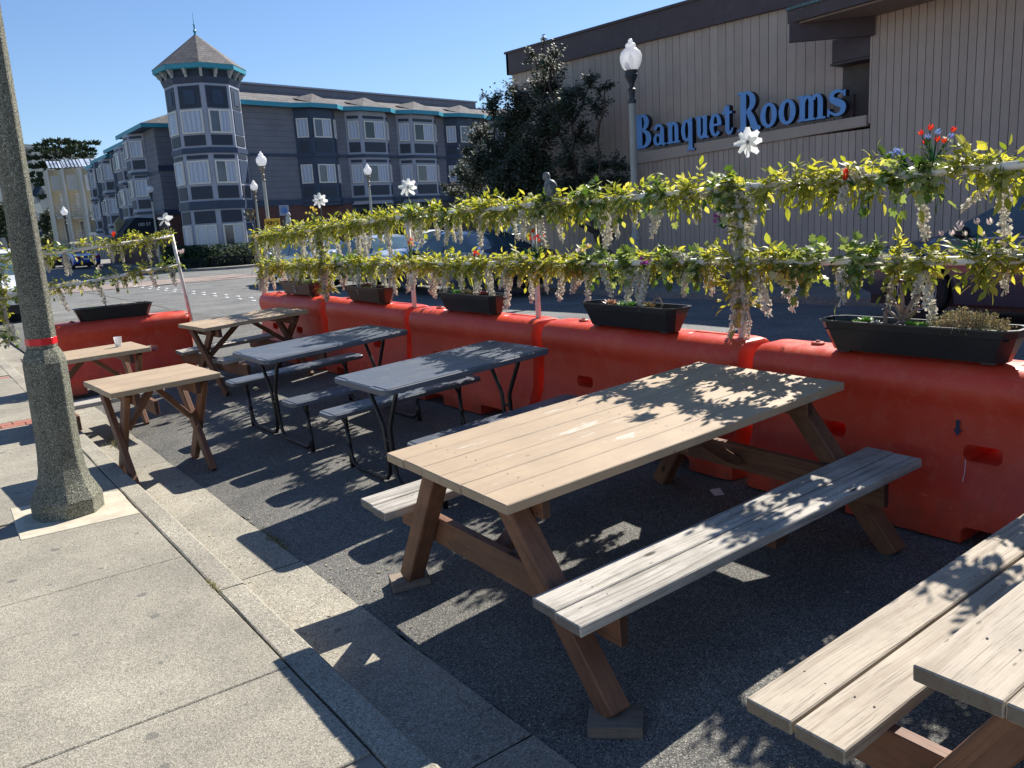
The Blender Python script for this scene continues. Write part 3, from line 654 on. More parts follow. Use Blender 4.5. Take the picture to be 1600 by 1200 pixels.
# succulents
def rosette(mb, c, r, n, layers, lift, rr, wid=.42, th=.12):
    for L_ in range(layers):
        k = 1 - L_ / (layers + .6); m_ = max(3, int(n * (1 - .22 * L_)))
        for i in range(m_):
            a = 2 * math.pi * (i + .5 * L_) / m_ + rr.uniform(-.15, .15); el = R(12 + 60 * L_ / layers) * lift + rr.uniform(-.1, .1); ln = r * (k * .75 + .35) * rr.uniform(.85, 1.1)
            d = Vector((math.cos(a) * math.cos(el), math.sin(a) * math.cos(el), math.sin(el))); s = Vector((-math.sin(a), math.cos(a), 0)); u = s.cross(d) * -1
            if u.z < 0: u = -u
            C = Vector(c); w = ln * wid
            vs = [C, C + d * ln * .55 + s * w * .5 + u * ln * .03, C + d * ln + u * ln * .12, C + d * ln * .55 - s * w * .5 + u * ln * .03, C + d * ln * .5 + u * ln * th * -1 + Vector((0, 0, -ln * th * .3)), C + d * ln * .55 + u * ln * th]
            mb.add(vs, [(0, 1, 5), (1, 2, 5), (2, 3, 5), (3, 0, 5), (1, 0, 4), (2, 1, 4), (3, 2, 4), (0, 3, 4)])
M_sucG = leafmat('bright_green_succulent', [(0.14, 0.34, 0.03), (0.22, 0.42, 0.05), (0.10, 0.26, 0.03)], .2, .35)
M_sucO = leafmat('pale_orange_succulent', [(0.62, 0.33, 0.17), (0.70, 0.45, 0.26), (0.55, 0.30, 0.22)], .15, .4, tcol=(1, .8, .6))
M_sucR = leafmat('dark_red_succulent', [(0.24, 0.05, 0.05), (0.36, 0.11, 0.09), (0.16, 0.07, 0.05)], .15, .4, tcol=(1, .6, .5))
M_sucB = leafmat('blue_grey_succulent', [(0.32, 0.36, 0.33), (0.42, 0.42, 0.40)], .1, .5, tcol=(1, 1, 1))
M_sed = leafmat('dusty_pink_green_sedum', [(0.34, 0.33, 0.14), (0.46, 0.35, 0.22), (0.28, 0.30, 0.10), (0.5, 0.42, 0.26)], .3, .6, tcol=(1.2, 1.0, .7))
M_straw = leafmat('dry_straw_plant', [(0.46, 0.34, 0.20), (0.36, 0.26, 0.15), (0.30, 0.31, 0.10)], .3, .7, tcol=(1.1, 1, .7))
M_stalk = plain('fleshy_brown_stalk', (0.28, 0.19, 0.14), .55, var=.25, scale=30)
def plant_at(name, label, cat, pi, dy, dx=0, group=None):
    px, py, rz = PL[pi][0], PL[pi][1], PL[pi][2]
    return thing(name, label, cat, (px + dx - math.sin(rz) * dy, py + math.cos(rz) * dy, gz(4.0, py) + .826 + .125), (0, 0, 0), group)
def ros_plant(label, pi, dy, mat, rs, seed, dx=0, lift=1.0, wid=.42, name='succulent', spread=.035):
    t = plant_at(name, label, 'succulent', pi, dy, dx); rr = random.Random(seed)
    for i, r in enumerate(rs):
        m = MB(); c = (rr.uniform(-.7, .7) * spread, rr.uniform(-1.4, 1.4) * spread if i else 0, .012 + .01 * (i % 2) + r * .25)
        rosette(m, (0, 0, 0), r, 9, 3, lift, rr, wid); m.build('rosette', mat, t, loc=c)
        MB().tube([(c[0], c[1], -.01), (c[0], c[1], c[2])], .006, 5).build('stem', M_stalk, t)
    return t
ros_plant('pale orange rosette succulent at the left end of the second planter', 1, .22, M_sucO, [.062, .04], 1, lift=1.25, spread=.02)
ros_plant('clump of bright green rosettes in the middle of the second planter', 1, .07, M_sucG, [.045, .04, .05, .04, .045, .035, .04], 2, spread=.045)
ros_plant('dusty reddish rosette clump at the right of the second planter', 1, -.11, M_sed, [.04, .05, .045, .04, .035], 3, lift=1.4, wid=.2, spread=.035)
ros_plant('small bright green rosettes at the left end of the nearest planter', 0, .30, M_sucG, [.035, .04, .03], 4, spread=.03)
ros_plant('small blue-grey rosette in the nearest planter', 0, .21, M_sucB, [.035], 5)
ros_plant('flat green-red rosette beside the flower stalk in the nearest planter', 0, -.03, M_sucG, [.045, .04], 6, dx=-.03)
ros_plant('green leafy succulent clump in the planter between the white posts', 2, .24, M_sucG, [.05, .045, .04, .05], 7)
ros_plant('thin brown-green spiky succulent in the planter between the white posts', 2, .08, M_sed, [.07, .06, .055], 8, lift=1.6, wid=.12)
ros_plant('wine-red succulent near the right end of the planter between the white posts', 2, -.20, M_sucR, [.05, .055, .045, .04], 9, lift=1.3)
ros_plant('mound of reddish spiky succulent in the dark brown planter', 3, .13, M_sucR, [.06, .055, .06, .05, .06, .05, .045], 10, lift=1.5, wid=.16, spread=.05)
ros_plant('yellow-green succulent trailing at the right of the dark brown planter', 3, -.02, M_sucG, [.04, .035, .035], 11, dx=-.05)
ros_plant('straw-coloured dry rosettes in the farthest planter', 4, .18, M_straw, [.08, .07, .07, .06], 12, lift=1.6, wid=.14, spread=.06)
ros_plant('pale green low succulents at the right of the farthest planter', 4, -.14, M_sucG, [.045, .04, .04, .04], 13)
# branching flower stalk
t = plant_at('flower_stalk', 'tall branching brown succulent stalk with a red tip in the nearest planter', 'succulent', 0, .07); rr = random.Random(21)
m = MB(); tips = []
m.tube([(0, -.04, -.01), (0, -.02, .03), (0, 0, .06)], [.014, .014, .012], 7); m.tube([(0, .05, -.01), (0, .02, .03), (0, 0, .05)], [.012, .011, .01], 7)
for a, h, bx in ((.02, .235, 0), (.10, .19, .02), (-.06, .17, .01), (.075, .10, -.03), (-.09, .12, -.02), (-.045, .085, .03), (.03, .13, -.04)):
    tip = (bx, a, h); m.tube([(0, 0, .05), (bx * .4, a * .35, h * .62), (bx * .8, a * .8, h * .93), tip], [.010, .009, .008, .009], 6); tips.append(tip)
m.build('stalk', M_stalk, t, smooth=True)
for i, tp in enumerate(tips):
    mm = MB(); rosette(mm, (0, 0, 0), .022, 6, 2, .9, rr, .5); mm.build('flower_tip', M_sucR if i in (0, 4) else M_stalk, t, loc=tp)
t = plant_at('dead_stub', 'short cut brown stub left of the flower stalk', 'plant stub', 0, .16); MB().tube([(0, 0, -.01), (0, 0, .085)], [.012, .010], 7).build('stub', M_stalk, t)
t = plant_at('bent_stalk', 'bare bent stalk leaning over in the second planter', 'plant stalk', 1, -.26); MB().tube([(0, 0, -.01), (0, -.01, .05), (0, .01, .09), (0, .05, .085), (0, .06, .06)], [.006, .006, .007, .007, .009], 6).build('stalk', M_stalk, t)
t = plant_at('dark_stalk', 'dark upright twisted stalk in the second planter', 'plant stalk', 1, -.03); MB().tube([(0, 0, -.01), (0, -.012, .05), (0, .006, .09), (0, -.01, .13)], [.009, .011, .008, .01], 6).build('stalk', M_soil, t)
# bushy sedum
t = plant_at('sedum_bush', 'dense bushy pink-green sedum filling the right end of the nearest planter', 'sedum', 0, -.24); rr = random.Random(31); m = MB(); st = MB()
for i in range(230):
    a = rr.uniform(0, 6.28); q = rr.random() ** .5; bx, by = q * .085 * math.cos(a), q * .17 * math.sin(a); h = (1 - q * q * .6) * rr.uniform(.08, .135)
    tp = Vector((bx * 1.25, by * 1.1, h)); st.tube([(bx * .5, by * .6, -.01), (bx, by, h * .6), tp], .0013, 4, cap=False)
    for k in range(7):
        c = tp + Vector((rr.gauss(0, .009), rr.gauss(0, .009), rr.uniform(-.03, .006))); s = rr.uniform(.005, .010); u = Vector((rr.gauss(0, 1), rr.gauss(0, 1), rr.gauss(0, 1))).normalized(); w = u.orthogonal().normalized()
        m.add([c - u * s, c + w * s * .6, c + u * s, c - w * s * .6], [(0, 1, 2, 3)])
o = m.build('leaf_mass', M_sed, t); o['kind'] = 'stuff'; o = st.build('stem_mass', M_stalk, t); o['kind'] = 'stuff'
# red and pink plants in the planter on the crosswise barrier
for i, (dx, mt, lb, rs) in enumerate([(-.28, M_sucG, 'dark green clump at the left end of the planter on the crosswise barrier', [.05, .045, .05]), (.0, M_sucR, 'low dark succulents in the middle of the tilted planter', [.05, .05, .045]), (.14, M_sucO, 'pale pink succulent rosettes in the planter on the crosswise barrier', [.06, .055, .05]), (.36, M_straw, 'thin dry sprigs at the right end of the planter on the crosswise barrier', [.07, .06])]):
    t = thing('succulent', lb, 'succulent', (2.02 + dx * .85, 10.83, LZ + .125 + 0)); rr = random.Random(50 + i)
    for r in rs:
        mm = MB(); rosette(mm, (0, 0, 0), r, 9, 3, 1.3, rr, .3); mm.build('rosette', mt, t, loc=(rr.uniform(-.06, .06), rr.uniform(-.02, .02), .02))
# ------------------------------------------------------------------ pipe fence and garlands
FX = 3.98
def zt(y): return gz(4.0, y) + .80
fence = thing('pipe_fence', 'white PVC pipe fence with two rails standing along the row of orange barriers', 'fence', (FX, 6, 0))
PY = [1.10, 3.08, 5.03, 6.97, 8.98, 11.10]; UZ = lambda y: 1.745 - .004 * (y - 3) - max(0, y - 7) * .028; LOZ = lambda y: 1.335 - .012 * (y - 2) * 1.0
for y in PY:
    m = MB(); m.tube([(0, y - 6, zt(y) - .02), (0, y - 6, UZ(y))], .0215, 12); m.build('post', M_pvc, fence, smooth=True)
    for z in (UZ(y), LOZ(y)): MB().tube([(0, y - 6 - .06, z), (0, y - 6 + .06, z)], .028, 12).build('pipe_tee', M_pvc, fence, smooth=True)
for a, b in zip([-.6] + PY[:-1], PY):
    for fz in (UZ, LOZ):
        m = MB(); m.tube([(0, a - 6, fz(a)), (0, (a + b) / 2 - 6, (fz(a) + fz(b)) / 2 - .006), (0, b - 6, fz(b))], .0215, 12); m.build('rail', M_pvc, fence, smooth=True)
fence2 = thing('pipe_fence', 'short white PVC pipe fence over the crosswise barrier, behind the concrete lamp post', 'fence', (2.85, 10.9, 0))
m = MB(); m.tube([(.08, .02, .60), (-.02, 0, 1.70)], .0215, 12); m.build('post', M_pvc, fence2, smooth=True)
m = MB(); m.tube([(-1.95, 0, .60), (-1.95, 0, 1.62)], .0215, 12); m.build('post', M_pvc, fence2, smooth=True)
m = MB(); m.tube([(-.01, 0, 1.68), (-.8, 0, 1.61), (-1.95, 0, 1.53)], .0215, 12); m.build('rail', M_pvc, fence2, smooth=True)
m = MB(); m.tube([(.02, 0, 1.32), (-.7, 0, 1.24), (-1.95, 0, 1.11)], .0215, 12); m.build('rail', M_pvc, fence2, smooth=True)
# leaf meshes (unit length along +Y, normal +Z)
def leaf_geo(bend, wid, fold=.18):
    pr = [(0, 0), (.18, .62), (.42, 1.0), (.70, .72), (1.0, 0)]; vs = []; fs = []
    for y, w in pr:
        zc = -bend * y * y; w = w * wid / 2
        vs += [(-w, y, zc + w * fold), (0, y, zc), (w, y, zc + w * fold)] if w else [(0, y, zc)]
    # 0 | 1,2,3 | 4,5,6 | 7,8,9 | 10
    fs = [(0, 2, 1), (0, 3, 2), (1, 2, 5, 4), (2, 3, 6, 5), (4, 5, 8, 7), (5, 6, 9, 8), (7, 8, 10), (8, 9, 10)]
    return vs, fs
def ivy_geo():
    pts = [(0, 0), (.30, -.06), (.46, .22), (.30, .40), (.42, .72), (.16, .70), (0, 1.0), (-.16, .70), (-.42, .72), (-.30, .40), (-.46, .22), (-.30, -.06)]
    vs = [(x, y, abs(x) * .22 - y * y * .12) for x, y in pts] + [(0, .35, -.03)]; n = len(pts)
    return vs, [(i, (i + 1) % n, n) for i in range(n)]
LG = [leaf_geo(.10, .46), leaf_geo(.28, .42), leaf_geo(-.05, .50), leaf_geo(.45, .44)]
IG = [ivy_geo()]
def geo_mesh(name, g_, mat):
    m = MB(); m.add(*g_); return m.mesh(name, mat)
LEAFM = {('Y', i): geo_mesh('leaf', g_, M_leafY) for i, g_ in enumerate(LG)}
LEAFM[('G', 0)] = geo_mesh('leaf', IG[0], M_leafG)
def basis(d, nrm, pos, s):
    d = d.normalized(); x = d.cross(nrm)
    if x.length < 1e-4: x = d.orthogonal()
    x.normalize(); z = x.cross(d)
    return Matrix(((x.x * s, d.x * s, z.x * s, pos.x), (x.y * s, d.y * s, z.y * s, pos.y), (x.z * s, d.z * s, z.z * s, pos.z), (0, 0, 0, 1)))
# blossom racemes (hang along -Z, unit real size)
def raceme_mesh(rr, L, wid):
    m = MB(); n = int(L * 330); m.tube([(0, 0, 0), (0, 0, -L)], .0016, 4, cap=False)
    for i in range(n):
        t_ = (i + rr.random()) / n; z = -L * t_; r = wid * (1 - .55 * t_) * (.6 + .4 * rr.random()) * (.5 + min(1, t_ * 5) * .5); a = rr.uniform(0, 6.283)
        c = Vector((r * math.cos(a), r * math.sin(a), z)); out = Vector((math.cos(a), math.sin(a), -.25)).normalized()
        for k in range(3):
            d = (out * .5 + Vector((rr.gauss(0, 1), rr.gauss(0, 1), rr.gauss(0, .8)))).normalized(); nr = (out + Vector((rr.gauss(0, .6), rr.gauss(0, .6), rr.gauss(0, .6)))).normalized(); s = rr.uniform(.012, .020)
            Mx = basis(d, nr, c, s); m.add([(0, 0, 0), (-.5, .45, .12), (-.3, .95, .0), (.3, .95, .0), (.5, .45, .12)], [(0, 4, 3, 2, 1)], M=Mx)
    for k in range(6):
        a = rr.uniform(0, 6.28); z = -L - rr.uniform(0, .02); m.tube([(0, 0, -L + .01), (math.cos(a) * .012, math.sin(a) * .012, z - .012)], [.001, .0028], 4)
    return m.mesh('blossom_cluster', M_bloss)
rq = random.Random(77)
RAC = [raceme_mesh(rq, L, w) for L, w in ((.20, .024), (.24, .022), (.17, .022), (.27, .026), (.13, .02), (.21, .028))]
gar_grp = 'artificial garlands wound on the fence rails'
def garland(label, P0, P1, nspray, nrac, seed, mixI=.2, nobj=290, spread=.055, top_rac=3, sz=1.0, post=False, rlen=1.0):
    """leaf sprays scattered round the line P0-P1; racemes hang from it"""
    rr = random.Random(seed); P0 = Vector(P0); P1 = Vector(P1); ax = (P1 - P0).normalized(); c0 = (P0 + P1) / 2
    t = thing('garland', label, 'garland', c0, (0, 0, 0), gar_grp)
    leaves = []; stems = MB(); camp = Vector((0, 0, CAMH))
    dens = [rr.uniform(.4, 1.2) for _ in range(12)]
    kind_run = [rr.random() < mixI for _ in range(7)]
    k = 0; tries = 0
    while k < nspray and tries < nspray * 6:
        tries += 1; u = rr.random()
        if rr.random() > dens[min(11, int(u * 12))]: continue
        k += 1
        base = P0.lerp(P1, u) + Vector((rr.gauss(0, .016), rr.gauss(0, .016), rr.gauss(0, .016)))
        a = rr.uniform(0, 6.283); side = Vector((rr.gauss(0, 1), rr.gauss(0, 1), rr.gauss(-.05 if not post else -.3, 1))); side = (side - ax * side.dot(ax) * .45).normalized()
        L = rr.uniform(.05, .13) * sz * (1.5 if rr.random() < .10 else 1); droop = rr.uniform(-.02, .35) * (1.6 if side.z < 0 else .6)
        ivy = kind_run[min(6, int(u * 7))] and rr.random() < .8
        npair = 2 if L < .075 else 3; prev = base
        pts = []
        for i in range(npair + 1):
            f = (i + .8) / (npair + .8); pts.append(base + side * L * f * spread / .055 + Vector((0, 0, -droop * L * f * f)))
        stems.tube([base] + pts, .0016 if not ivy else .0012, 4, cap=False)
        for i, p in enumerate(pts):
            d = (pts[i] - (pts[i - 1] if i else base)).normalized(); nrm = Vector((rr.gauss(0, .45), rr.gauss(0, .45), 1)); x = d.cross(nrm).normalized()
            ls_ = [(d, 1.15)] if i == npair else [((d * .75 + x * sg).normalized(), 1.0) for sg in (-1, 1)]
            for dd, q in ls_:
                if rr.random() < .08: continue
                s = rr.uniform(.038, .064) * q * sz * (.85 if ivy else 1)
                dd = (dd + Vector((rr.gauss(0, .15), rr.gauss(0, .15), rr.gauss(-.05, .18)))).normalized()
                Mx = basis(dd, nrm + Vector((rr.gauss(0, .3), rr.gauss(0, .3), 0)), p - c0, s)
                leaves.append((('G', 0) if ivy else ('Y', rr.randrange(4)), Mx, (p - camp).length / s))
    leaves.sort(key=lambda q: q[2])
    for key, Mx, _ in leaves[:nobj]: inst(LEAFM[key], 'leaf', t, Mx)
    rest = {'Y': MB(), 'G': MB()}
    for key, Mx, _ in leaves[nobj:]:
        gg = LG[key[1]] if key[0] == 'Y' else IG[0]; rest[key[0]].add(gg[0], gg[1], M=Mx)
    for kk, mt in (('Y', M_leafY), ('G', M_leafG)):
        if rest[kk].f: o = rest[kk].build('foliage', mt, t); o['kind'] = 'stuff'
    m = MB(); m.v = [tuple(Vector(p) - c0) for p in stems.v]; m.f = stems.f; m.m = stems.m
    o = m.build('stem_mass', M_stem, t); o['kind'] = 'stuff'
    for i in range(nrac):
        u = (i + rr.uniform(.1, .9)) / nrac; b = P0.lerp(P1, u) + Vector((rr.gauss(0, .035), rr.gauss(0, .02), -.035)); s = rr.uniform(.8, 1.3) * rlen
        inst(rr.choice(RAC), 'blossom_cluster', t, Matrix.Translation(b - c0) @ Matrix.Rotation(rr.gauss(0, .16), 4, 'X') @ Matrix.Rotation(rr.gauss(0, .12), 4, 'Y') @ Matrix.Rotation(rr.uniform(0, 6.28), 4, 'Z') @ Matrix.Scale(s, 4))
        if rr.random() < .35:
            b = b + Vector((rr.gauss(0, .02), rr.gauss(0, .03), 0)); inst(rr.choice(RAC), 'blossom_cluster', t, Matrix.Translation(b - c0) @ Matrix.Rotation(rr.gauss(0, .35), 4, 'X') @ Matrix.Scale(s * .8, 4))
    for i in range(top_rac):
        u = rr.random(); b = P0.lerp(P1, u) + Vector((-.02, 0, .015))
        q = ax.to_track_quat('-Z', 'Y').to_matrix().to_4x4(); inst(rr.choice(RAC), 'blossom_cluster', t, Matrix.Translation(b - c0) @ q @ Matrix.Rotation(rr.gauss(0, .2), 4, 'X') @ Matrix.Scale(.9, 4))
    return t
names = ['between the right picture edge and the nearest post', 'over the planter with the orange rosette', 'left of the bird of prey decoy', 'in front of the silver sedan', 'farthest bay of the row']
sp = [(125, 5, 11), (120, 8, 12), (115, 10, 13), (105, 9, 14), (105, 8, 15)]
for i, (a, b) in enumerate(zip(PY[:-1], PY[1:])):
    n, r_, sd = sp[i]; n = int(n * 2.6)
    garland('leaf and blossom garland, upper rail ' + names[i], (FX, a, UZ(a)), (FX, b, UZ(b)), n, r_, sd, [.55, .2, .15, .1, .05][i], [290, 290, 290, 200, 150][i])
    garland('leaf and blossom garland, lower rail ' + names[i], (FX, a, LOZ(a)), (FX, b, LOZ(b)), int(n * .95), r_ + 3, sd + 20, .2, [290, 290, 290, 200, 150][i])
garland('thick garland of leaves and blossom wound down the first fence post from the right', (FX - .01, PY[1], UZ(PY[1])), (FX - .01, PY[1], LOZ(PY[1]) - .30), 70, 9, 41, 0, 290, post=True, rlen=.9, top_rac=5)
garland('thick garland of leaves and blossom wound down the post left of the silver sedan', (FX - .01, PY[4], UZ(PY[4])), (FX - .01, PY[4], LOZ(PY[4]) - .34), 70, 8, 42, 0, 150, post=True, rlen=.9, top_rac=4)
garland('garland wound down the farthest post at the end of the row', (FX - .01, PY[5], UZ(PY[5])), (FX, PY[5] - .02, LOZ(PY[5]) - .22), 40, 6, 43, 0, 120, post=True, rlen=.8)
garland('sparse leaf garland on upper rail of the short fence by the lamp post', (2.84, 10.9, 1.69), (1.0, 10.9, 1.545), 190, 8, 44, .15, 200, sz=.95)
garland('sparse ivy garland on lower rail of the short fence by the lamp post', (2.86, 10.9, 1.33), (1.0, 10.9, 1.13), 170, 8, 45, .55, 200, sz=.9)
garland('garland hanging down the left end post of the short fence, beside the lamp post', (.9, 10.9, 1.56), (.9, 10.9, .62), 90, 6, 46, .3, 200, post=True, rlen=.8)
# bits of fake flowers
M_fred = leafmat('scarlet_fabric_tulip', [(0.75, 0.04, 0.02), (0.85, 0.12, 0.03), (0.7, 0.02, 0.03)], .35, .7, tcol=(1.2, .8, .6))
M_fblu = leafmat('lavender_blue_fabric_flower', [(0.28, 0.30, 0.62), (0.42, 0.44, 0.75), (0.30, 0.52, 0.66)], .3, .7, tcol=(1, 1, 1.1))
M_fwhi = leafmat('blush_white_fabric_calla', [(0.78, 0.62, 0.62), (0.85, 0.78, 0.72), (0.72, 0.50, 0.55)], .35, .7, tcol=(1, .95, .9))
M_fyel = leafmat('yellow_fabric_flower', [(0.78, 0.62, 0.10), (0.82, 0.70, 0.25)], .35, .7, tcol=(1.1, 1, .6))
M_fpur = leafmat('purple_fabric_flower', [(0.35, 0.05, 0.30), (0.5, 0.08, 0.42)], .3, .7, tcol=(1, 1, 1))
def bunch(label, pos, mats, n, h, seed, lean=(0, 0), grass=14, fan=.45):
    t = thing('flower_bunch', label, 'artificial flowers', pos); rr = random.Random(seed); st = MB()
    def dirn(f): return Vector((rr.gauss(0, f * .6) + lean[0], rr.gauss(0, f) + lean[1], 1)).normalized()
    for i in range(n):
        d = dirn(fan); L = h * rr.uniform(.55, 1.0); tp = d * L; st.tube([(0, 0, 0), d * L * .5 + Vector((0, 0, .01)), tp], .0022, 5)
        m = MB(); s = rr.uniform(.85, 1.15)
        for k in range(5):
            a = 2 * math.pi * k / 5; q = Vector((math.cos(a), math.sin(a), 0)); w = Vector((-math.sin(a), math.cos(a), 0)); u = Vector((0, 0, 1))
            m.add([q * .002, q * .0115 * s + w * .007 + u * .012 * s, q * .010 * s + u * .031 * s, q * .0115 * s - w * .007 + u * .012 * s], [(0, 1, 2, 3)])
        m.build('bloom', mats[i % len(mats)], t, loc=tp, rot=(rr.gauss(0, .4), rr.gauss(0, .4), 0))
    o = st.build('stem_mass', M_leafF, t)
    for i in range(grass):
        d = dirn(fan * 1.5); L = h * rr.uniform(.4, .85); s = d.cross(Vector((rr.gauss(0, 1), rr.gauss(0, 1), .2))).normalized() * .004
        m = MB(); m.add([-s, s, d * L * .5 + s, d * L + Vector((0, 0, -.02)), d * L * .5 - s], [(0, 1, 2, 3, 4)]); m.build('blade', M_leafF, t)
    return t
bunch('bunch of red and lavender fake tulips sticking up from the upper garland at the right', (FX, 1.98, 1.77), [M_fred, M_fred, M_fblu], 9, .20, 1, (0, -.02), 18, .38)
bunch('small spray of lavender-blue fake flowers low on the upper garland at the right', (FX - .03, 2.08, 1.77), [M_fblu], 8, .12, 12, (0, .7), 8, .35)
bunch('pale pink and white fake callas standing on the lower garland by the dark SUV', (FX - .02, 1.76, 1.36), [M_fwhi], 9, .17, 2, (0, .3), 12, .5)
bunch('red fake flowers with spiky grass on the lower rail below the large bird', (FX - .02, 4.98, 1.33), [M_fred, M_fred, M_fred], 9, .22, 3, (0, 0), 26, .42)
bunch('orange-red and yellow fake flowers between the rails before the silver sedan', (FX - .02, 6.93, 1.33), [M_fred, M_fyel], 9, .20, 4, (0, 0), 20, .40)
bunch('few red fake flowers lying on the lower garland over the middle planter', (FX - .03, 5.75, 1.30), [M_fred, M_fblu], 8, .11, 5, (-.2, .2), 10, .6)
bunch('small yellow fake flowers reaching up left of the far white pinwheel', (FX, 9.12, 1.74), [M_fyel], 8, .17, 6, (0, .55), 8, .4)
bunch('purple fake flowers tucked behind the first post from the right', (FX - .05, 3.17, 1.52), [M_fpur, M_fwhi], 6, .09, 7, (-.4, .2), 10, .5)
bunch('red fake flowers hanging under the upper garland at the right', (FX - .05, 2.35, 1.71), [M_fred], 5, .09, 8, (-.8, .3), 7, .5)
bunch('yellow fake freesias on the lower garland right of the large bird', (FX - .03, 4.40, 1.32), [M_fyel, M_fwhi], 7, .12, 9, (0, .2), 14, .7)
bunch('purple fake flowers under the lower garland between two white posts', (FX - .04, 3.82, 1.26), [M_fpur], 5, .08, 10, (-.6, 0), 16, .8)
bunch('pink-red fake flowers on the far end post of the fence row', (FX - .03, 11.0, 1.52), [M_fred, M_fwhi], 7, .10, 11, (-.2, -.4), 8, .5)
bunch('red fake berries on the short fence behind the lamp post', (2.15, 10.86, 1.66), [M_fred], 6, .10, 14, (-.2, -.2), 4, .5)
bunch('pale fake buds on the lower rail of the short fence behind the lamp post', (2.0, 10.86, 1.25), [M_fwhi], 5, .15, 15, (-.6, 0), 3, .4)
bunch('white fake flowers on the leaning end post of the short fence', (2.90, 10.86, 1.42), [M_fwhi], 7, .10, 16, (.1, 0), 4, .8)
# pinwheels
def pin_mat():
    m, ns, ls, b = new_mat('silvery_white_pinwheel_film', .22, spec=.7); b.inputs['Base Color'].default_value = (.82, .82, .80, 1)
    tr = ns.new('ShaderNodeBsdfTranslucent'); tr.inputs[0].default_value = (.9, .9, .86, 1); mx = ns.new('ShaderNodeMixShader'); mx.inputs[0].default_value = .4
    ls.new(b.outputs[0], mx.inputs[1]); ls.new(tr.outputs[0], mx.inputs[2]); ls.new(mx.outputs[0], ns['Material Output'].inputs[0]); return m
M_pin = pin_mat(); M_pind = plain('bronze_grey_pinwheel_film', (.16, .15, .12), .35, metal=.5, var=.3, scale=30); M_steel = plain('thin_steel_rod', (.25, .25, .25), .4, metal=.8)
def pinwheel(label, base, top, r, face, n=8, mat=None, seed=0, double=True):
    t = thing('pinwheel', label, 'pinwheel', base); mat = mat or M_pin; rr = random.Random(seed); base = Vector(base); top = Vector(top); c = top - base
    MB().tube([(0, 0, 0), c * .5, c], .0035, 6).build('rod', M_steel, t, smooth=True)
    f = Vector(face).normalized(); a0 = f.orthogonal().normalized(); b0 = f.cross(a0)
    for k in range(n):
        a = 2 * math.pi * k / n + rr.uniform(-.1, .1); d = a0 * math.cos(a) + b0 * math.sin(a); s = f.cross(d); rad = r * rr.uniform(.9, 1.08)
        m = MB(); vs = []; fs = []; nn = 6
        for i in range(nn + 1):
            q = i / nn; w = math.sin(min(1, q * 1.08 + .06) * math.pi * .93) ** .6 * rad * .30 + .002; tw = .9 - .5 * q
            for j in (-1, 0, 1):
                vs.append(d * rad * q + (s * math.cos(tw) + f * math.sin(tw)) * w * j + f * (abs(j) * w * .45) + f * .012)
        for i in range(nn):
            for j in range(2): fs.append((i * 3 + j, i * 3 + j + 1, (i + 1) * 3 + j + 1, (i + 1) * 3 + j))
        m.add(vs, fs); m.build('petal', mat, t, smooth=True, loc=c)
    mm = MB(); Mx = f.to_track_quat('Z', 'Y').to_matrix().to_4x4(); mm.lathe([(.012, 0), (.012, .01), (.005, .018), (.0, .02)], 10, M=Mx); mm.build('hub', M_steel, t, loc=c + f * .01)
    return t
CD = lambda p: Vector((0, 0, CAMH)) - Vector(p)
pinwheel('large silvery white pinwheel in front of the blue sign letters', (FX, 3.06, 1.70), (FX, 3.03, 1.99), .082, (-.9, -.45, .15), seed=1)
pinwheel('white pinwheel on a thin rod before the middle hotel bays', (FX, 6.93, 1.70), (FX, 6.90, 1.99), .088, (-.7, -.7, .1), seed=2)
pinwheel('white pinwheel on a thin rod before the dark blue hotel bay', (FX, 8.92, 1.68), (FX, 8.92, 1.975), .088, (-.6, -.75, .2), seed=3)
pinwheel('dark bronze pinwheel at the far end of the fence row beside the corner tower', (FX, 11.1, 1.60), (FX, 11.26, 1.90), .10, (-.5, -.8, -.2), 6, M_pind, 4)
pinwheel('silver pinwheel with a curled rod on the short fence behind the lamp post', (2.83, 10.9, 1.62), (2.78, 10.9, 1.88), .095, (-.5, -.7, .4), 5, M_pin, 5)
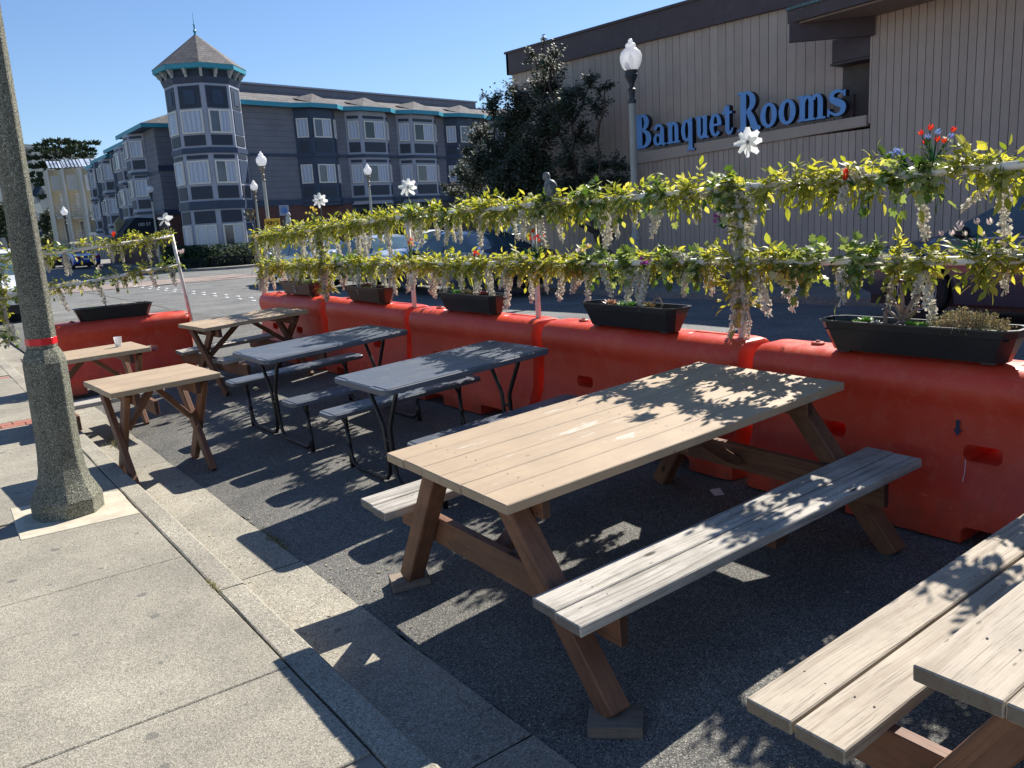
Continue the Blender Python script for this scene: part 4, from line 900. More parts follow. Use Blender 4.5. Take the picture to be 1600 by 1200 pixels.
# decoy birds
def bird(label, pos, yaw, H, cols, rnd_):
    t = thing('decoy_bird', label, 'decoy bird', pos, (0, 0, yaw)); m = MB()
    prof = [(.0, .0), (.30, .02), (.40, .10), (.50, .22), (.54, .36), (.52, .50), (.45, .62), (.33, .70), (.285, .74), (.30, .79), (.31, .85), (.27, .92), (.17, .975), (0, .99)]
    n = 20; vs = []; fs = []
    for i, (r_, z) in enumerate(prof):
        for k in range(n):
            a = 2 * math.pi * k / n; lean = -.18 * (z - .3) if z < .65 else -.10
            vs.append(((r_ * .46 * math.cos(a) + lean * -.5 + (.10 if z > .72 else 0)) * H, r_ * .40 * math.sin(a) * H, z * H))
    for i in range(len(prof) - 1):
        for k in range(n): fs.append((i * n + k, i * n + (k + 1) % n, (i + 1) * n + (k + 1) % n, (i + 1) * n + k))
    m.add(vs, fs); m.build('body', cols[0], t, smooth=True)
    for s in (-1, 1):   # folded wings with rows of feathers
        w = MB(); pts = [(.08, .60), (.02, .66), (-.12, .58), (-.22, .40), (-.26, .18), (-.27, .02), (-.20, .06), (-.06, .22), (.06, .42)]
        vv = [(x * H, s * (.215 - .9 * max(0, abs(x + .05) - .12) * .5) * H, z * H) for x, z in pts] + [(-.08 * H, s * .25 * H, .40 * H)]
        k = len(pts); w.add(vv, [(i, (i + 1) % k, k) if s > 0 else ((i + 1) % k, i, k) for i in range(k)]); w.build('wing', cols[1], t, smooth=True)
        for i in range(5):
            f_ = MB(); z0 = .52 - i * .085; x0 = -.02 - i * .045
            f_.add([(x0 * H, s * .235 * H, z0 * H), ((x0 - .10) * H, s * .222 * H, (z0 - .02) * H), ((x0 - .14) * H, s * .205 * H, (z0 - .13) * H), ((x0 - .02) * H, s * .238 * H, (z0 - .11) * H)], [(0, 1, 2, 3)]); f_.build('feather', cols[2], t)
        e = MB(); e.lathe([(.02 * H, 0), (.018 * H, .004), (0, .006)], 8, M=Matrix.Translation((.19 * H, s * .10 * H, .87 * H)) @ Matrix.Rotation(s * R(-75), 4, 'X')); e.build('eye', M_amber, t)
        if rnd_: MB().prism([(.0, 0), (.035 * H, 0), (.01 * H, .012)], 0, .07 * H).build('ear_tuft', cols[1], t, loc=(.10 * H, s * .07 * H - .006, .93 * H))
    b_ = MB(); b_.tube([(.20 * H, 0, .85 * H), (.27 * H, 0, .83 * H), (.285 * H, 0, .79 * H)], [.03 * H, .018 * H, .003], 6); b_.build('beak', M_dark, t)
    tl = MB(); tl.box(-.30 * H, -.15 * H, -.07 * H, .07 * H, -.05 * H, .03 * H); tl.build('tail', cols[1], t, bevel=.004)
    return t
def speck(name, a, b, sc_):
    m, ns, ls, bb = new_mat(name, .55); v = coords(ns, ls, (1, 1, .55)); vo = N(ns, 'TexVoronoi', Scale=sc_); ls.new(v, vo.inputs['Vector']); r = ramp(ns, [(.18, a), (.42, b)]); ls.new(vo.outputs['Distance'], r.inputs[0]); ls.new(r.outputs[0], bb.inputs['Base Color']); return m
M_amber = plain('amber_eye', (.6, .35, .05), .2)
bc = [speck('speckled_grey_feathers', (.02, .024, .03), (.17, .18, .18), 75), speck('dark_slate_feathers', (.02, .025, .035), (.07, .075, .09), 60), speck('grey_wing_feathers', (.03, .035, .045), (.15, .16, .17), 40)]
BIRD1 = bird('tall grey speckled bird of prey decoy perched on the upper rail before the dark tree', (FX, 4.80, 1.765), R(150), .205, bc, True)
bird('plump grey and white pigeon-like decoy perched at the far end of the upper rail', (FX, 9.95, 1.70), R(-70), .185, [speck('pale_grey_feathers', (.16, .18, .19), (.5, .52, .52), 60), bc[1], bc[2]], False)
base = MB().lathe([(.05, 0), (.055, .012), (.04, .03), (0, .034)], 14)
base.build('perch_base', plain('navy_plastic_foot', (.05, .07, .14), .4), BIRD1, loc=(0, 0, -.02))
# ------------------------------------------------------------------ corner hotel
def siding_mat(name, col, pitch=.16):
    m, ns, ls, b = new_mat(name, .7); tc = ns.new('ShaderNodeTexCoord'); sx = ns.new('ShaderNodeSeparateXYZ'); ls.new(tc.outputs['Object'], sx.inputs[0])
    d = N(ns, 'Math', operation='DIVIDE'); d.inputs[1].default_value = pitch; ls.new(sx.outputs[2], d.inputs[0]); fr = N(ns, 'Math', operation='FRACT'); ls.new(d.outputs[0], fr.inputs[0])
    nz = N(ns, 'TexNoise', Scale=1.2, Detail=6.0); ls.new(tc.outputs['Object'], nz.inputs['Vector'])
    r = ramp(ns, [(.3, tuple(c * .88 for c in col)), (.7, tuple(c * 1.1 for c in col))]); ls.new(nz.outputs[0], r.inputs[0])
    rl = ramp(ns, [(0, (.35, .35, .35)), (.10, (1, 1, 1))]); ls.new(fr.outputs[0], rl.inputs[0])
    c = mix(ns, ls, r.outputs[0], rl.outputs[0], 1.0, 'MULTIPLY'); ls.new(c, b.inputs['Base Color']); bump(ns, ls, fr.outputs[0], b, .5, .02); return m
M_gsid = siding_mat('grey_lap_siding', (.155, .165, .195), .33)
M_navy = plain('navy_trim_paint', (.022, .042, .085), .5, var=.15, scale=2)
M_navy2 = plain('dark_navy_panel', (.014, .024, .045), .5, var=.15, scale=2)
M_lgrey = plain('light_blue_grey_trim', (.32, .35, .42), .55, var=.06, scale=1.5)
M_cream = plain('cream_window_frame', (.66, .64, .58), .5, var=.05)
M_teal = plain('turquoise_fascia', (.028, .27, .36), .5, var=.12, scale=3)
M_corb = plain('grey_corbel_paint', (.38, .39, .40), .6)
def glass_mat(name, col, rough=.08):
    m, ns, ls, b = new_mat(name, rough, spec=.8); v = coords(ns, ls); n = N(ns, 'TexNoise', Scale=1.2, Detail=3.0); ls.new(v, n.inputs['Vector'])
    r = ramp(ns, [(.35, tuple(c * .6 for c in col)), (.65, tuple(c * 1.3 for c in col))]); ls.new(n.outputs[0], r.inputs[0]); ls.new(r.outputs[0], b.inputs['Base Color']); return m
M_glass = glass_mat('dim_window_glass', (.075, .085, .11)); M_open = glass_mat('dark_open_window', (.006, .006, .008))
def curtain_mat(name, col, ax, sc_=9.0):
    m, ns, ls, b = new_mat(name, .25, spec=.6); tc = ns.new('ShaderNodeTexCoord'); w = N(ns, 'TexWave', Scale=sc_, Distortion=2.5); w.bands_direction = ax; ls.new(tc.outputs['Object'], w.inputs['Vector'])
    r = ramp(ns, [(.2, tuple(c * .74 for c in col)), (.7, col)]); ls.new(w.outputs[0], r.inputs[0]); ls.new(r.outputs[0], b.inputs['Base Color']); return m  # wave bands paint the shading of folds and slats into the colour
M_curt = curtain_mat('sheer_curtain_behind_glass', (.44, .49, .60), 'X', 1.6); M_blind = curtain_mat('white_blinds_behind_glass', (.55, .58, .63), 'Z', 5.0)
def shingle_mat():
    m, ns, ls, b = new_mat('grey_brown_shingle', .9); v = coords(ns, ls, rnd=False)
    br = N(ns, 'TexBrick', Scale=1.0); br.inputs['Color1'].default_value = (.17, .155, .15, 1); br.inputs['Color2'].default_value = (.115, .105, .105, 1); br.inputs['Mortar'].default_value = (.05, .05, .05, 1)
    br.inputs['Mortar Size'].default_value = .012; br.inputs['Brick Width'].default_value = .32; br.inputs['Row Height'].default_value = .14
    mp = ns.new('ShaderNodeMapping'); mp.inputs['Rotation'].default_value = (R(90), 0, 0); ls.new(v, mp.inputs[0]); ls.new(mp.outputs[0], br.inputs['Vector'])
    n = N(ns, 'TexNoise', Scale=2.5, Detail=6.0); ls.new(v, n.inputs['Vector']); r = ramp(ns, [(.3, (.8, .8, .8)), (.7, (1.2, 1.2, 1.2))]); ls.new(n.outputs[0], r.inputs[0])
    c = mix(ns, ls, br.outputs[0], r.outputs[0], 1.0, 'MULTIPLY'); ls.new(c, b.inputs['Base Color']); return m
M_shin = shingle_mat()
def brickwall_mat():
    m, ns, ls, b = new_mat('dark_red_brick_wall', .85); v = coords(ns, ls, rnd=False); mp = ns.new('ShaderNodeMapping'); mp.inputs['Rotation'].default_value = (R(90), 0, 0); ls.new(v, mp.inputs[0])
    br = N(ns, 'TexBrick', Scale=1.0); br.inputs['Color1'].default_value = (.15, .058, .042, 1); br.inputs['Color2'].default_value = (.10, .04, .032, 1); br.inputs['Mortar'].default_value = (.12, .095, .085, 1)
    br.inputs['Mortar Size'].default_value = .008; br.inputs['Brick Width'].default_value = .22; br.inputs['Row Height'].default_value = .085; ls.new(mp.outputs[0], br.inputs['Vector']); ls.new(br.outputs[0], b.inputs['Base Color']); return m
M_bwall = brickwall_mat()
def flat_panel(name, par, u0, u1, z0, z1, y, th, mat, M, bev=0):
    """box on a facade: local u along wall, y outwards negative"""
    m = MB().box(u0, u1, y - th, y, z0, z1, M=M); return m.build(name, mat, par, bevel=bev)
def window(par, u0, u1, z0, z1, y, M, kind='slide', fr=.07):
    """frame in four bars, panes as sub-parts; kind: slide, fixed, blind, open"""
    f = MB()
    f.box(u0, u1, y - .07, y, z0, z0 + fr, M=M); f.box(u0, u1, y - .07, y, z1 - fr, z1, M=M); f.box(u0, u0 + fr, y - .07, y, z0 + fr, z1 - fr, M=M); f.box(u1 - fr, u1, y - .07, y, z0 + fr, z1 - fr, M=M)
    um = (u0 + u1) / 2
    if kind != 'fixed': f.box(um - fr * .35, um + fr * .35, y - .06, y, z0 + fr, z1 - fr, M=M)
    o = f.build('window', M_cream, par)
    def pane(a, b, mt): MB().box(a, b, y - .03, y - .012, z0 + fr, z1 - fr, M=M).build('pane', mt, o)
    if kind == 'fixed': pane(u0 + fr, u1 - fr, M_curt)
    elif kind == 'blind': pane(u0 + fr, um - fr * .35, M_glass); pane(um + fr * .35, u1 - fr, M_blind)
    elif kind == 'blind2': pane(u0 + fr, um - fr * .35, M_blind); pane(um + fr * .35, u1 - fr, M_blind)
    else: pane(u0 + fr, um - fr * .35, M_open if kind == 'open' else M_glass); pane(um + fr * .35, u1 - fr, M_curt)
    return o
def seg(p, q):
    """frame of a facade segment from p to q (left to right as seen from outside), outwards = -y"""
    p = Vector(p); q = Vector(q); d = (q - p); L = d.length; d.normalize(); n = Vector((-d.y, d.x))
    return Matrix(((d.x, n.x, 0, p.x), (d.y, n.y, 0, p.y), (0, 0, 1, 0), (0, 0, 0, 1))), L
def trims(par, L, z0, z1, levels, M, mat, post=.14, y=0.0, nm='trim'):
    """upright posts at both ends and rails at given z pairs"""
    m = MB(); m.box(0, post, y - .05, y, z0, z1, M=M); m.box(L - post, L, y - .05, y, z0, z1, M=M)
    for a, b in levels: m.box(post, L - post, y - .048, y, a, b, M=M)
    m.build(nm, mat, par)
def bay(par, P, zb, zt_, floors, style, kinds, eave=True, sc_=1.0):
    """P: 4 plan points along the bay (left wall, front left, front right, right wall)."""
    navy = style == 'navy'
    m = MB(); m.prism([(p[0], p[1]) for p in P] + [(P[3][0] + (P[3][0] - P[2][0]) * 0 , P[3][1])], zb, zt_) if False else m.prism([(p[0], p[1]) for p in P], zb, zt_)
    m.build('bay_wall', M_navy if navy else M_lgrey, par)
    for s in range(3):
        Mx, L = seg(P[s], P[s + 1])
        for fi, z in enumerate(floors):
            h = 2.73
            pw = .13 * sc_; wz0, wz1 = z + 1.02, z + 2.16
            if s == 1:
                wu = .17; window(par, wu, L - wu, wz0, wz1, -.02, Mx, kinds[fi % len(kinds)], .075)
            else: window(par, .16, L - .16, wz0, wz1, -.02, Mx, 'fixed', .06)
            if navy:
                flat_panel('panel', par, .2, L - .2, z + .22, z + .82, -.005, .02, M_navy2, Mx)
            else:
                for a, b in ((z + .22, z + .84), (z + 2.30, z + 2.48)): flat_panel('panel', par, .15, L - .15, a, b, -.006, .02, M_navy2, Mx)
            flat_panel('string_course', par, -.02, L + .02, z - .12, z + .08, 0, .09, M_navy, Mx)
def wing(par, O, az, L, zoff, bays, floors, zb, zt_, zslope=0, base='brick'):
    a = az; d = Vector((math.sin(a), math.cos(a))); n_in = Vector((-d.y, d.x)); O = Vector(O)
    def P(u, y=0): v = O + d * u + n_in * y; return (v.x, v.y)
    M = Matrix(((d.x, n_in.x, 0, O.x), (d.y, n_in.y, 0, O.y), (0, 0, 1, zoff), (0, 0, 0, 1)))
    return P, M
hotel = thing('corner_hotel', 'blue-grey three-storey corner hotel with an octagonal turret, navy bays and turquoise eaves', 'hotel', (14.9, 48.2, 0))
hotel_g = bpy.data.objects.new('x', None)
HI = Matrix.Translation((-14.9, -48.2, 0))
class HP:   # parent proxy so that facade matrices can be given in world coordinates
    pass
def toh(M): return HI @ M
az = R(80); dR = Vector((math.sin(az), math.cos(az))); nR = Vector((-dR.y, dR.x)); O = Vector((0, 0))
MR = Matrix(((dR.x, nR.x, 0, 0), (dR.y, nR.y, 0, 0), (0, 0, 1, 0), (0, 0, 0, 1)))
def PR(u, y=0): v = dR * u + nR * y; return (v.x, v.y)
Z1, Z2, ZE, ZR = 3.42, 6.18, 8.95, 10.05
def wallbox(name, u0, u1, y0, y1, z0, z1, mat, M): return MB().box(u0, u1, y0, y1, z0, z1, M=M).build(name, mat, hotel)
wallbox('wall', 1.2, 33, 0, 12, Z1 - .1, ZE + .05, M_gsid, MR)
wallbox('wall', 1.2, 9.75, .02, 12, -.9, Z1 - .1, M_bwall, MR)
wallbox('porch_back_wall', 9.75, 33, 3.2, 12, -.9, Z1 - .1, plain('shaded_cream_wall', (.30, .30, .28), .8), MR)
wallbox('porch_lintel', 9.75, 33, .03, .3, Z1 - .75, Z1 - .1, M_navy2, MR)
for u in (9.78, 16.5, 24): wallbox('porch_post', u, u + .35, .05, .4, -.9, Z1 - .75, M_bwall, MR)
for u0, u1 in ((10.6, 13.5), (14.2, 16.2), (17.6, 21)): wallbox('pale_board', u0, u1, 3.1, 3.19, 1.6, 2.5, M_lgrey, MR)  # paler blue-grey boards set on the porch back wall
wallbox('shop_sign', 11.2, 12.0, 3.02, 3.09, 1.55, 1.8, plain('green_sign', (.02, .22, .12), .5), MR)
wallbox('shop_sign', 15.0, 15.7, 2.5, 2.56, 2.15, 2.35, plain('orange_sign', (.8, .32, .03), .5), MR)
wallbox('string_course', 1.2, 33, -.06, 0, Z1 - .22, Z1 + .14, M_navy, MR)
wallbox('string_course', 1.2, 33, -.05, 0, Z2 - .08, Z2 + .10, M_navy, MR)
BR = [(5.95, 6.75, 8.35, 8.98, 'navy', ('slide', 'slide')), (9.75, 10.55, 12.55, 13.2, 'grey', ('slide', 'open')), (13.95, 14.75, 16.8, 17.5, 'grey', ('slide', 'open')),
      (18.3, 19.1, 21.2, 21.9, 'navy', ('slide', 'slide')), (22.8, 23.6, 25.7, 26.4, 'grey', ('slide', 'slide')), (27.1, 27.9, 30, 30.7, 'navy', ('slide', 'slide'))]
ev = [(1.6, -.55)]
for a, b, c, d_, st_, kd in BR:
    bay(hotel, [PR(a, .01), PR(b, -.62), PR(c, -.62), PR(d_, .01)], Z1 - .3, ZE, [Z1 + .05, Z2 + .02], st_, kd)
    ev += [(a - .35, -.55), (b - .12, -1.1), (c + .15, -1.1), (d_ + .35, -.55)]
ev += [(33, -.55)]
# turquoise fascia and hip roof following the bays
m = MB(); vs = []; fs = []
for u, y in ev:
    for dy, z in ((0, ZE - .02), (0, ZE + .24), (.05, ZE + .24), (.05, ZE - .02)): vs.append((u, y + dy, z))
for i in range(len(ev) - 1):
    for k in range(4): fs.append((i * 4 + k, i * 4 + (k + 1) % 4, (i + 1) * 4 + (k + 1) % 4, (i + 1) * 4 + k))
fs.append((3, 2, 1, 0)); m.add([MR @ Vector(v) for v in vs], fs); m.build('fascia', M_teal, hotel)
m = MB(); vs = []; fs = []
for u, y in ev: vs += [(u, y + .02, ZE + .245), (u, 0.3, ZE + .62), (u, 2.3, ZR + .05)]
for i in range(len(ev) - 1):
    for k in range(2): fs.append((i * 3 + k, (i + 1) * 3 + k, (i + 1) * 3 + k + 1, i * 3 + k + 1))
b0 = len(vs); vs += [(u, y + .04, ZE + .02) for u, y in ev] + [(u, 0.1, ZE + .02) for u, y in ev]; q = len(ev)
for i in range(q - 1): fs.append((b0 + i, b0 + q + i, b0 + q + i + 1, b0 + i + 1))
m.add([MR @ Vector(v) for v in vs], fs); m.build('roof', M_shin, hotel)
for a, b, c, d_, *_ in BR:   # small gables above bays
    mid = (b + c) / 2; m = MB(); m.add([MR @ Vector(v) for v in [(b - .1, -1.07, ZE + .25), (c + .12, -1.07, ZE + .25), (c + .5, .3, ZE + .66), (b - .5, .3, ZE + .66), (mid, .1, ZE + .98), (mid, 1.6, ZR - .22)]], [(0, 1, 4), (1, 2, 5, 4), (3, 0, 4, 5)]); m.build('roof_hip', M_shin, hotel)
wallbox('parapet', 1.8, 24, 2.35, 2.7, ZR - .2, ZR + .56, M_gsid, MR); wallbox('parapet_cap', 1.7, 24.1, 2.25, 2.8, ZR + .56, ZR + .66, M_lgrey, MR)
wallbox('parapet', 24.02, 33, 3.4, 3.7, ZR - .2, ZR + .36, M_gsid, MR)
# left wing along the street
ML = Matrix(((0, 1, 0, -1.45), (-1, 0, 0, 24.2), (0, 0, 1, 0), (0, 0, 0, 1)))   # local u runs from far (0) to near (19.8); outwards is -x
def PL_(u, y=0): v = ML @ Vector((u, y, 0)); return (v.x, v.y)
LW = 19.8
def wl_(name, u0, u1, y0, y1, z0, z1, mat): return MB().box(u0, u1, y0, y1, z0, z1, M=ML).build(name, mat, hotel)
secs = [(0, 2.4, 7.3), (2.4, 7.6, 7.5), (7.6, 13.6, 7.8), (13.6, 19.8, 8.1)]
dz_ = [-.95, -.7, -.4, -.1]
for (u0, u1, ze), dz in zip(secs, dz_):
    off = .0 if u1 > 19 else .35
    wl_('wall', u0, u1, off, 8, Z1 + dz, ze + .02, M_gsid if (u0 > 2) else M_navy); wl_('wall', u0, u1, off + .02, 8, -1.2, Z1 + dz, M_bwall)
    wl_('string_course', u0, u1 + .04, off - .06, off, Z1 + dz - .2, Z1 + dz + .12, M_navy); zz = (Z1 + dz + ze) / 2 - .1; wl_('string_course', u0, u1 + .04, off - .05, off, zz - .1, zz + .1, M_navy)
    wl_('fascia', u0 - .3, u1 + .35, off - .75, off - .69, ze, ze + .24, M_teal); wl_('fascia', u1 + .29, u1 + .35, off - .69, 3.0, ze, ze + .24, M_teal)
    m = MB(); m.add([ML @ Vector(v) for v in [(u0 - .3, off - .72, ze + .243), (u1 + .34, off - .72, ze + .243), (u1 - 1.2, 2.4, ze + 1.35), (u0 - .3, 2.4, ze + 1.35), (u1 + .34, 3.2, ze + .243)]], [(0, 1, 2, 3), (1, 4, 2)]); m.build('roof', M_shin, hotel)
    wl_('soffit', u0, u1 + .28, off - .68, off, ze + .02, ze + .06, M_navy)
wl_('end_wall', 19.801, 19.86, -.001, 4, Z1 - .3, 8.1, M_gsid); wl_('end_wall', 19.801, 19.86, 0, 4, -1.2, Z1 - .3, M_bwall)
for z in (Z1 - .2, 5.8): wl_('string_course', 19.86, 19.92, -.06, 4, z - .15, z + .15, M_navy)
def lbay(u0, u1, zf, z2, ze, st_, pr=.85, off=.35):
    P = [PL_(u0, off + .01), PL_(u0 + .6, off - pr), PL_(u1 - .75, off - pr), PL_(u1, off + .01)]; navy = st_ == 'navy'
    MB().prism(P, zf - .5, ze).build('bay_wall', M_navy if navy else M_lgrey, hotel)
    for s in (1, 2):
        Mx, L = seg(P[s], P[s + 1])
        for z, zt__ in ((zf, z2), (z2, ze)):
            h = zt__ - z; w = .12
            window(hotel, w, L - w, z + h * .40, z + h * .82, -.02, Mx, 'fixed' if s == 2 else 'blind', .06)
            if not navy: flat_panel('panel', hotel, w, L - w, z + h * .10, z + h * .33, -.006, .02, M_navy2, Mx); flat_panel('panel', hotel, w, L - w, z + h * .88, z + h * .94, -.006, .02, M_navy2, Mx)
            flat_panel('string_course', hotel, -.02, L + .02, z - .1, z + .06, 0, .08, M_navy, Mx)
lbay(.5, 2.3, 2.5, 4.9, 7.3, 'grey'); lbay(3.0, 4.9, 2.7, 5.05, 7.5, 'navy'); lbay(5.0, 7.5, 2.75, 5.1, 7.5, 'grey')
lbay(8.0, 9.6, 3.0, 5.4, 7.8, 'navy', .6); lbay(10.4, 13.4, 3.05, 5.4, 7.8, 'grey'); lbay(14.6, 17.2, 3.35, 5.75, 8.1, 'grey', .75, .0)
# entrance awning with its small lettering
aw = thing('entrance_awning', 'dark navy entrance awning with small white lettering over the hotel door', 'awning', (13.0, 55.6, 1.9))
M_awn = plain('dark_awning_canvas', (.012, .018, .03), .8)
m = MB(); m.prism([(-1.6, 0), (0.9, 0), (0.9, 1.0), (-.8, 1.15), (-1.6, .35)], -1.0, 1.6, M=Matrix(((1, 0, 0, 0), (0, 0, 1, 0), (0, 1, 0, 0), (0, 0, 0, 1)))); m.build('canopy', M_awn, aw)
def text_obj(name, txt, size, mat, parent, M, extrude=.004, align='CENTER', bold=0):
    cu = bpy.data.curves.new(name, 'FONT'); cu.body = txt; cu.size = size; cu.extrude = extrude; cu.align_x = align; cu.offset = bold
    o = bpy.data.objects.new('tmp', cu); link(o); dg = bpy.context.evaluated_depsgraph_get(); me = bpy.data.meshes.new_from_object(o.evaluated_get(dg)); bpy.data.objects.remove(o); me.materials.clear(); me.materials.append(mat); me.name = name
    return inst(me, name, parent, M)
M_txt = plain('white_lettering', (.7, .7, .68), .5)
text_obj('lettering', '100 ST', .28, M_txt, aw, Matrix.Translation((-.35, -1.012, .62)) @ Matrix.Rotation(R(90), 4, 'X'))
yb = MB(); yb.prism([(-.35, 0), (.35, 0), (.35, .75), (0, 1.05), (-.35, .75)], 0, .12); tag(yb.build('hanging_sign', plain('pale_ochre_board', (.40, .36, .22), .6), None, loc=(11.6, 56.4, 2.1), rot=(R(90), 0, R(18))), 'pale ochre gabled sign board hanging left of the navy hotel awning', 'sign')
# the turret
TC = (0.24, -0.18); TR = 1.95; ph0 = R(90 + 36.2 * -1) 
vdir = math.atan2(-48.2, -14.9)   # towards the camera
def tv(r, k): a = vdir + R(45) * k; return (TC[0] + r * math.cos(a), TC[1] + r * math.sin(a))
oct_ = [tv(TR, k) for k in range(8)]
MB().prism(oct_, -.9, 9.72).build('turret_wall', M_lgrey, hotel)
for k in (-2, -1, 0, 1):
    # face between vertex k and k+1, left to right seen from outside
    Mx, L = seg(tv(TR, k), tv(TR, k + 1))
    L_ = L
    wide = k in (-1, 0)
    w0 = .16
    for (a, b) in ((8.42, 9.55), (6.48, 7.02), (5.78, 5.98), (3.66, 4.34), (2.36, 3.02), (.1, .95)):
        flat_panel('panel', hotel, w0, L - w0, a, b, -.004, .03, M_navy2, Mx)
    flat_panel('inner_panel', hotel, .45, L - .45, 8.62, 9.35, -.035, .02, M_navy, Mx)
    for (a, b, kd) in ((7.10, 8.34, None), (4.46, 5.70, None), (1.05, 2.28, 'b')):
        if wide: window(hotel, w0 - .02, L - w0 + .02, a, b, -.02, Mx, ('fixed' if k == -1 else 'slide') if kd is None else ('blind2' if k == -1 else 'blind'), .085)
        elif k == -2: window(hotel, w0 - .02, L - w0 + .02, a, b, -.02, Mx, 'fixed', .085)
        else: flat_panel('panel', hotel, w0, L - w0, a, b, -.004, .03, M_navy, Mx)
    for a, b in ((3.10, 3.55), (6.08, 6.36)): flat_panel('string_course', hotel, -.03, L + .03, a, b, 0, .08, M_navy, Mx)
def ring(name, r0, z0, r1, z1, mat):
    MB().prism([tv(r0, k) for k in range(8)], z0, z1, top=[tv(r1, k) for k in range(8)]).build(name, mat, hotel)
ring('cornice', TR + .03, 9.68, TR + .14, 10.0, M_navy); ring('frieze', TR + .06, 10.0, TR + .06, 10.45, M_navy2); ring('turret_fascia', TR + .48, 10.38, TR + .50, 10.62, M_teal)
ring('turret_roof', TR + .52, 10.62, .05, 12.48, M_shin)
for k in range(-3, 3):
    for f in (0.02, .5):
        a = Vector(tv(TR + .06, k)); b = Vector(tv(TR + .06, k + 1)); p = a.lerp(b, f); n = (p - Vector(TC)).normalized()
        m = MB(); m.prism([(0, 0), (.08, 0), (.11, .1), (.22, .18), (.27, .30), (.34, .33), (.34, .40), (0, .40)], -.07, .07, M=Matrix(((n.x, 0, -n.y, p.x), (n.y, 0, n.x, p.y), (0, 1, 0, 9.98), (0, 0, 0, 1)))); m.build('corbel', M_corb, hotel)
MB().lathe([(.10, 12.36), (.06, 12.56), (.10, 12.66), (.04, 12.76), (.05, 13.0), (.015, 13.1), (.008, 13.6)], 8, M=Matrix.Translation((TC[0], TC[1], 0))).build('finial', M_teal, hotel)
# hedge round the tower
def leaf_blob(mb, c, r, n, s, rr, flat=1.0, shell=.5):
    for i in range(n):
        d = Vector((rr.gauss(0, 1), rr.gauss(0, 1), rr.gauss(0, 1))).normalized(); q = r * (shell + (1 - shell) * rr.random()); p = Vector(c) + Vector((d.x * q, d.y * q, d.z * q * flat))
        u = Vector((rr.gauss(0, 1), rr.gauss(0, 1), rr.gauss(0, 1))).normalized(); w = u.orthogonal().normalized(); k = s * rr.uniform(.6, 1.3)
        mb.add([p - u * k, p + w * k * .55, p + u * k, p - w * k * .55], [(0, 1, 2, 3)])
M_hedge = leafmat('dark_hedge_leaf', [(.012, .028, .012), (.028, .055, .02), (.04, .07, .025)], .15, .7, tcol=(1, 1.1, .6), spec=.15)
rr = random.Random(9)
h = thing('hedge', 'low clipped dark green hedge curving round the foot of the hotel turret', 'hedge', (14.5, 45.4, -.2)); m = MB(); core = MB()
path = [Vector((12.6, 50.0)), Vector((12.7, 47.2)), Vector((13.6, 45.4)), Vector((15.2, 44.9)), Vector((17.5, 45.3)), Vector((20, 45.8))]
for a, b in zip(path[:-1], path[1:]):
    n = int((b - a).length / .12)
    for i in range(n):
        p = a.lerp(b, i / n)
        for k in range(110):
            q = Vector((p.x - 14.5 + rr.uniform(-.5, .5), p.y - 45.4 + rr.uniform(-.5, .5), 1.42 * rr.random())); u = Vector((rr.gauss(0, 1), rr.gauss(0, 1), rr.gauss(0, 1))).normalized(); w = u.orthogonal().normalized(); s = rr.uniform(.045, .09)
            m.add([q - u * s, q + w * s * .6, q + u * s, q - w * s * .6], [(0, 1, 2, 3)])
    core.beam((a.x - 14.5, a.y - 45.4, .42), (b.x - 14.5, b.y - 45.4, .42), .7, .6, side=(0, 0, 1))
o = m.build('foliage', M_hedge, h); o['kind'] = 'stuff'; core.build('twig_core', M_dark, h)
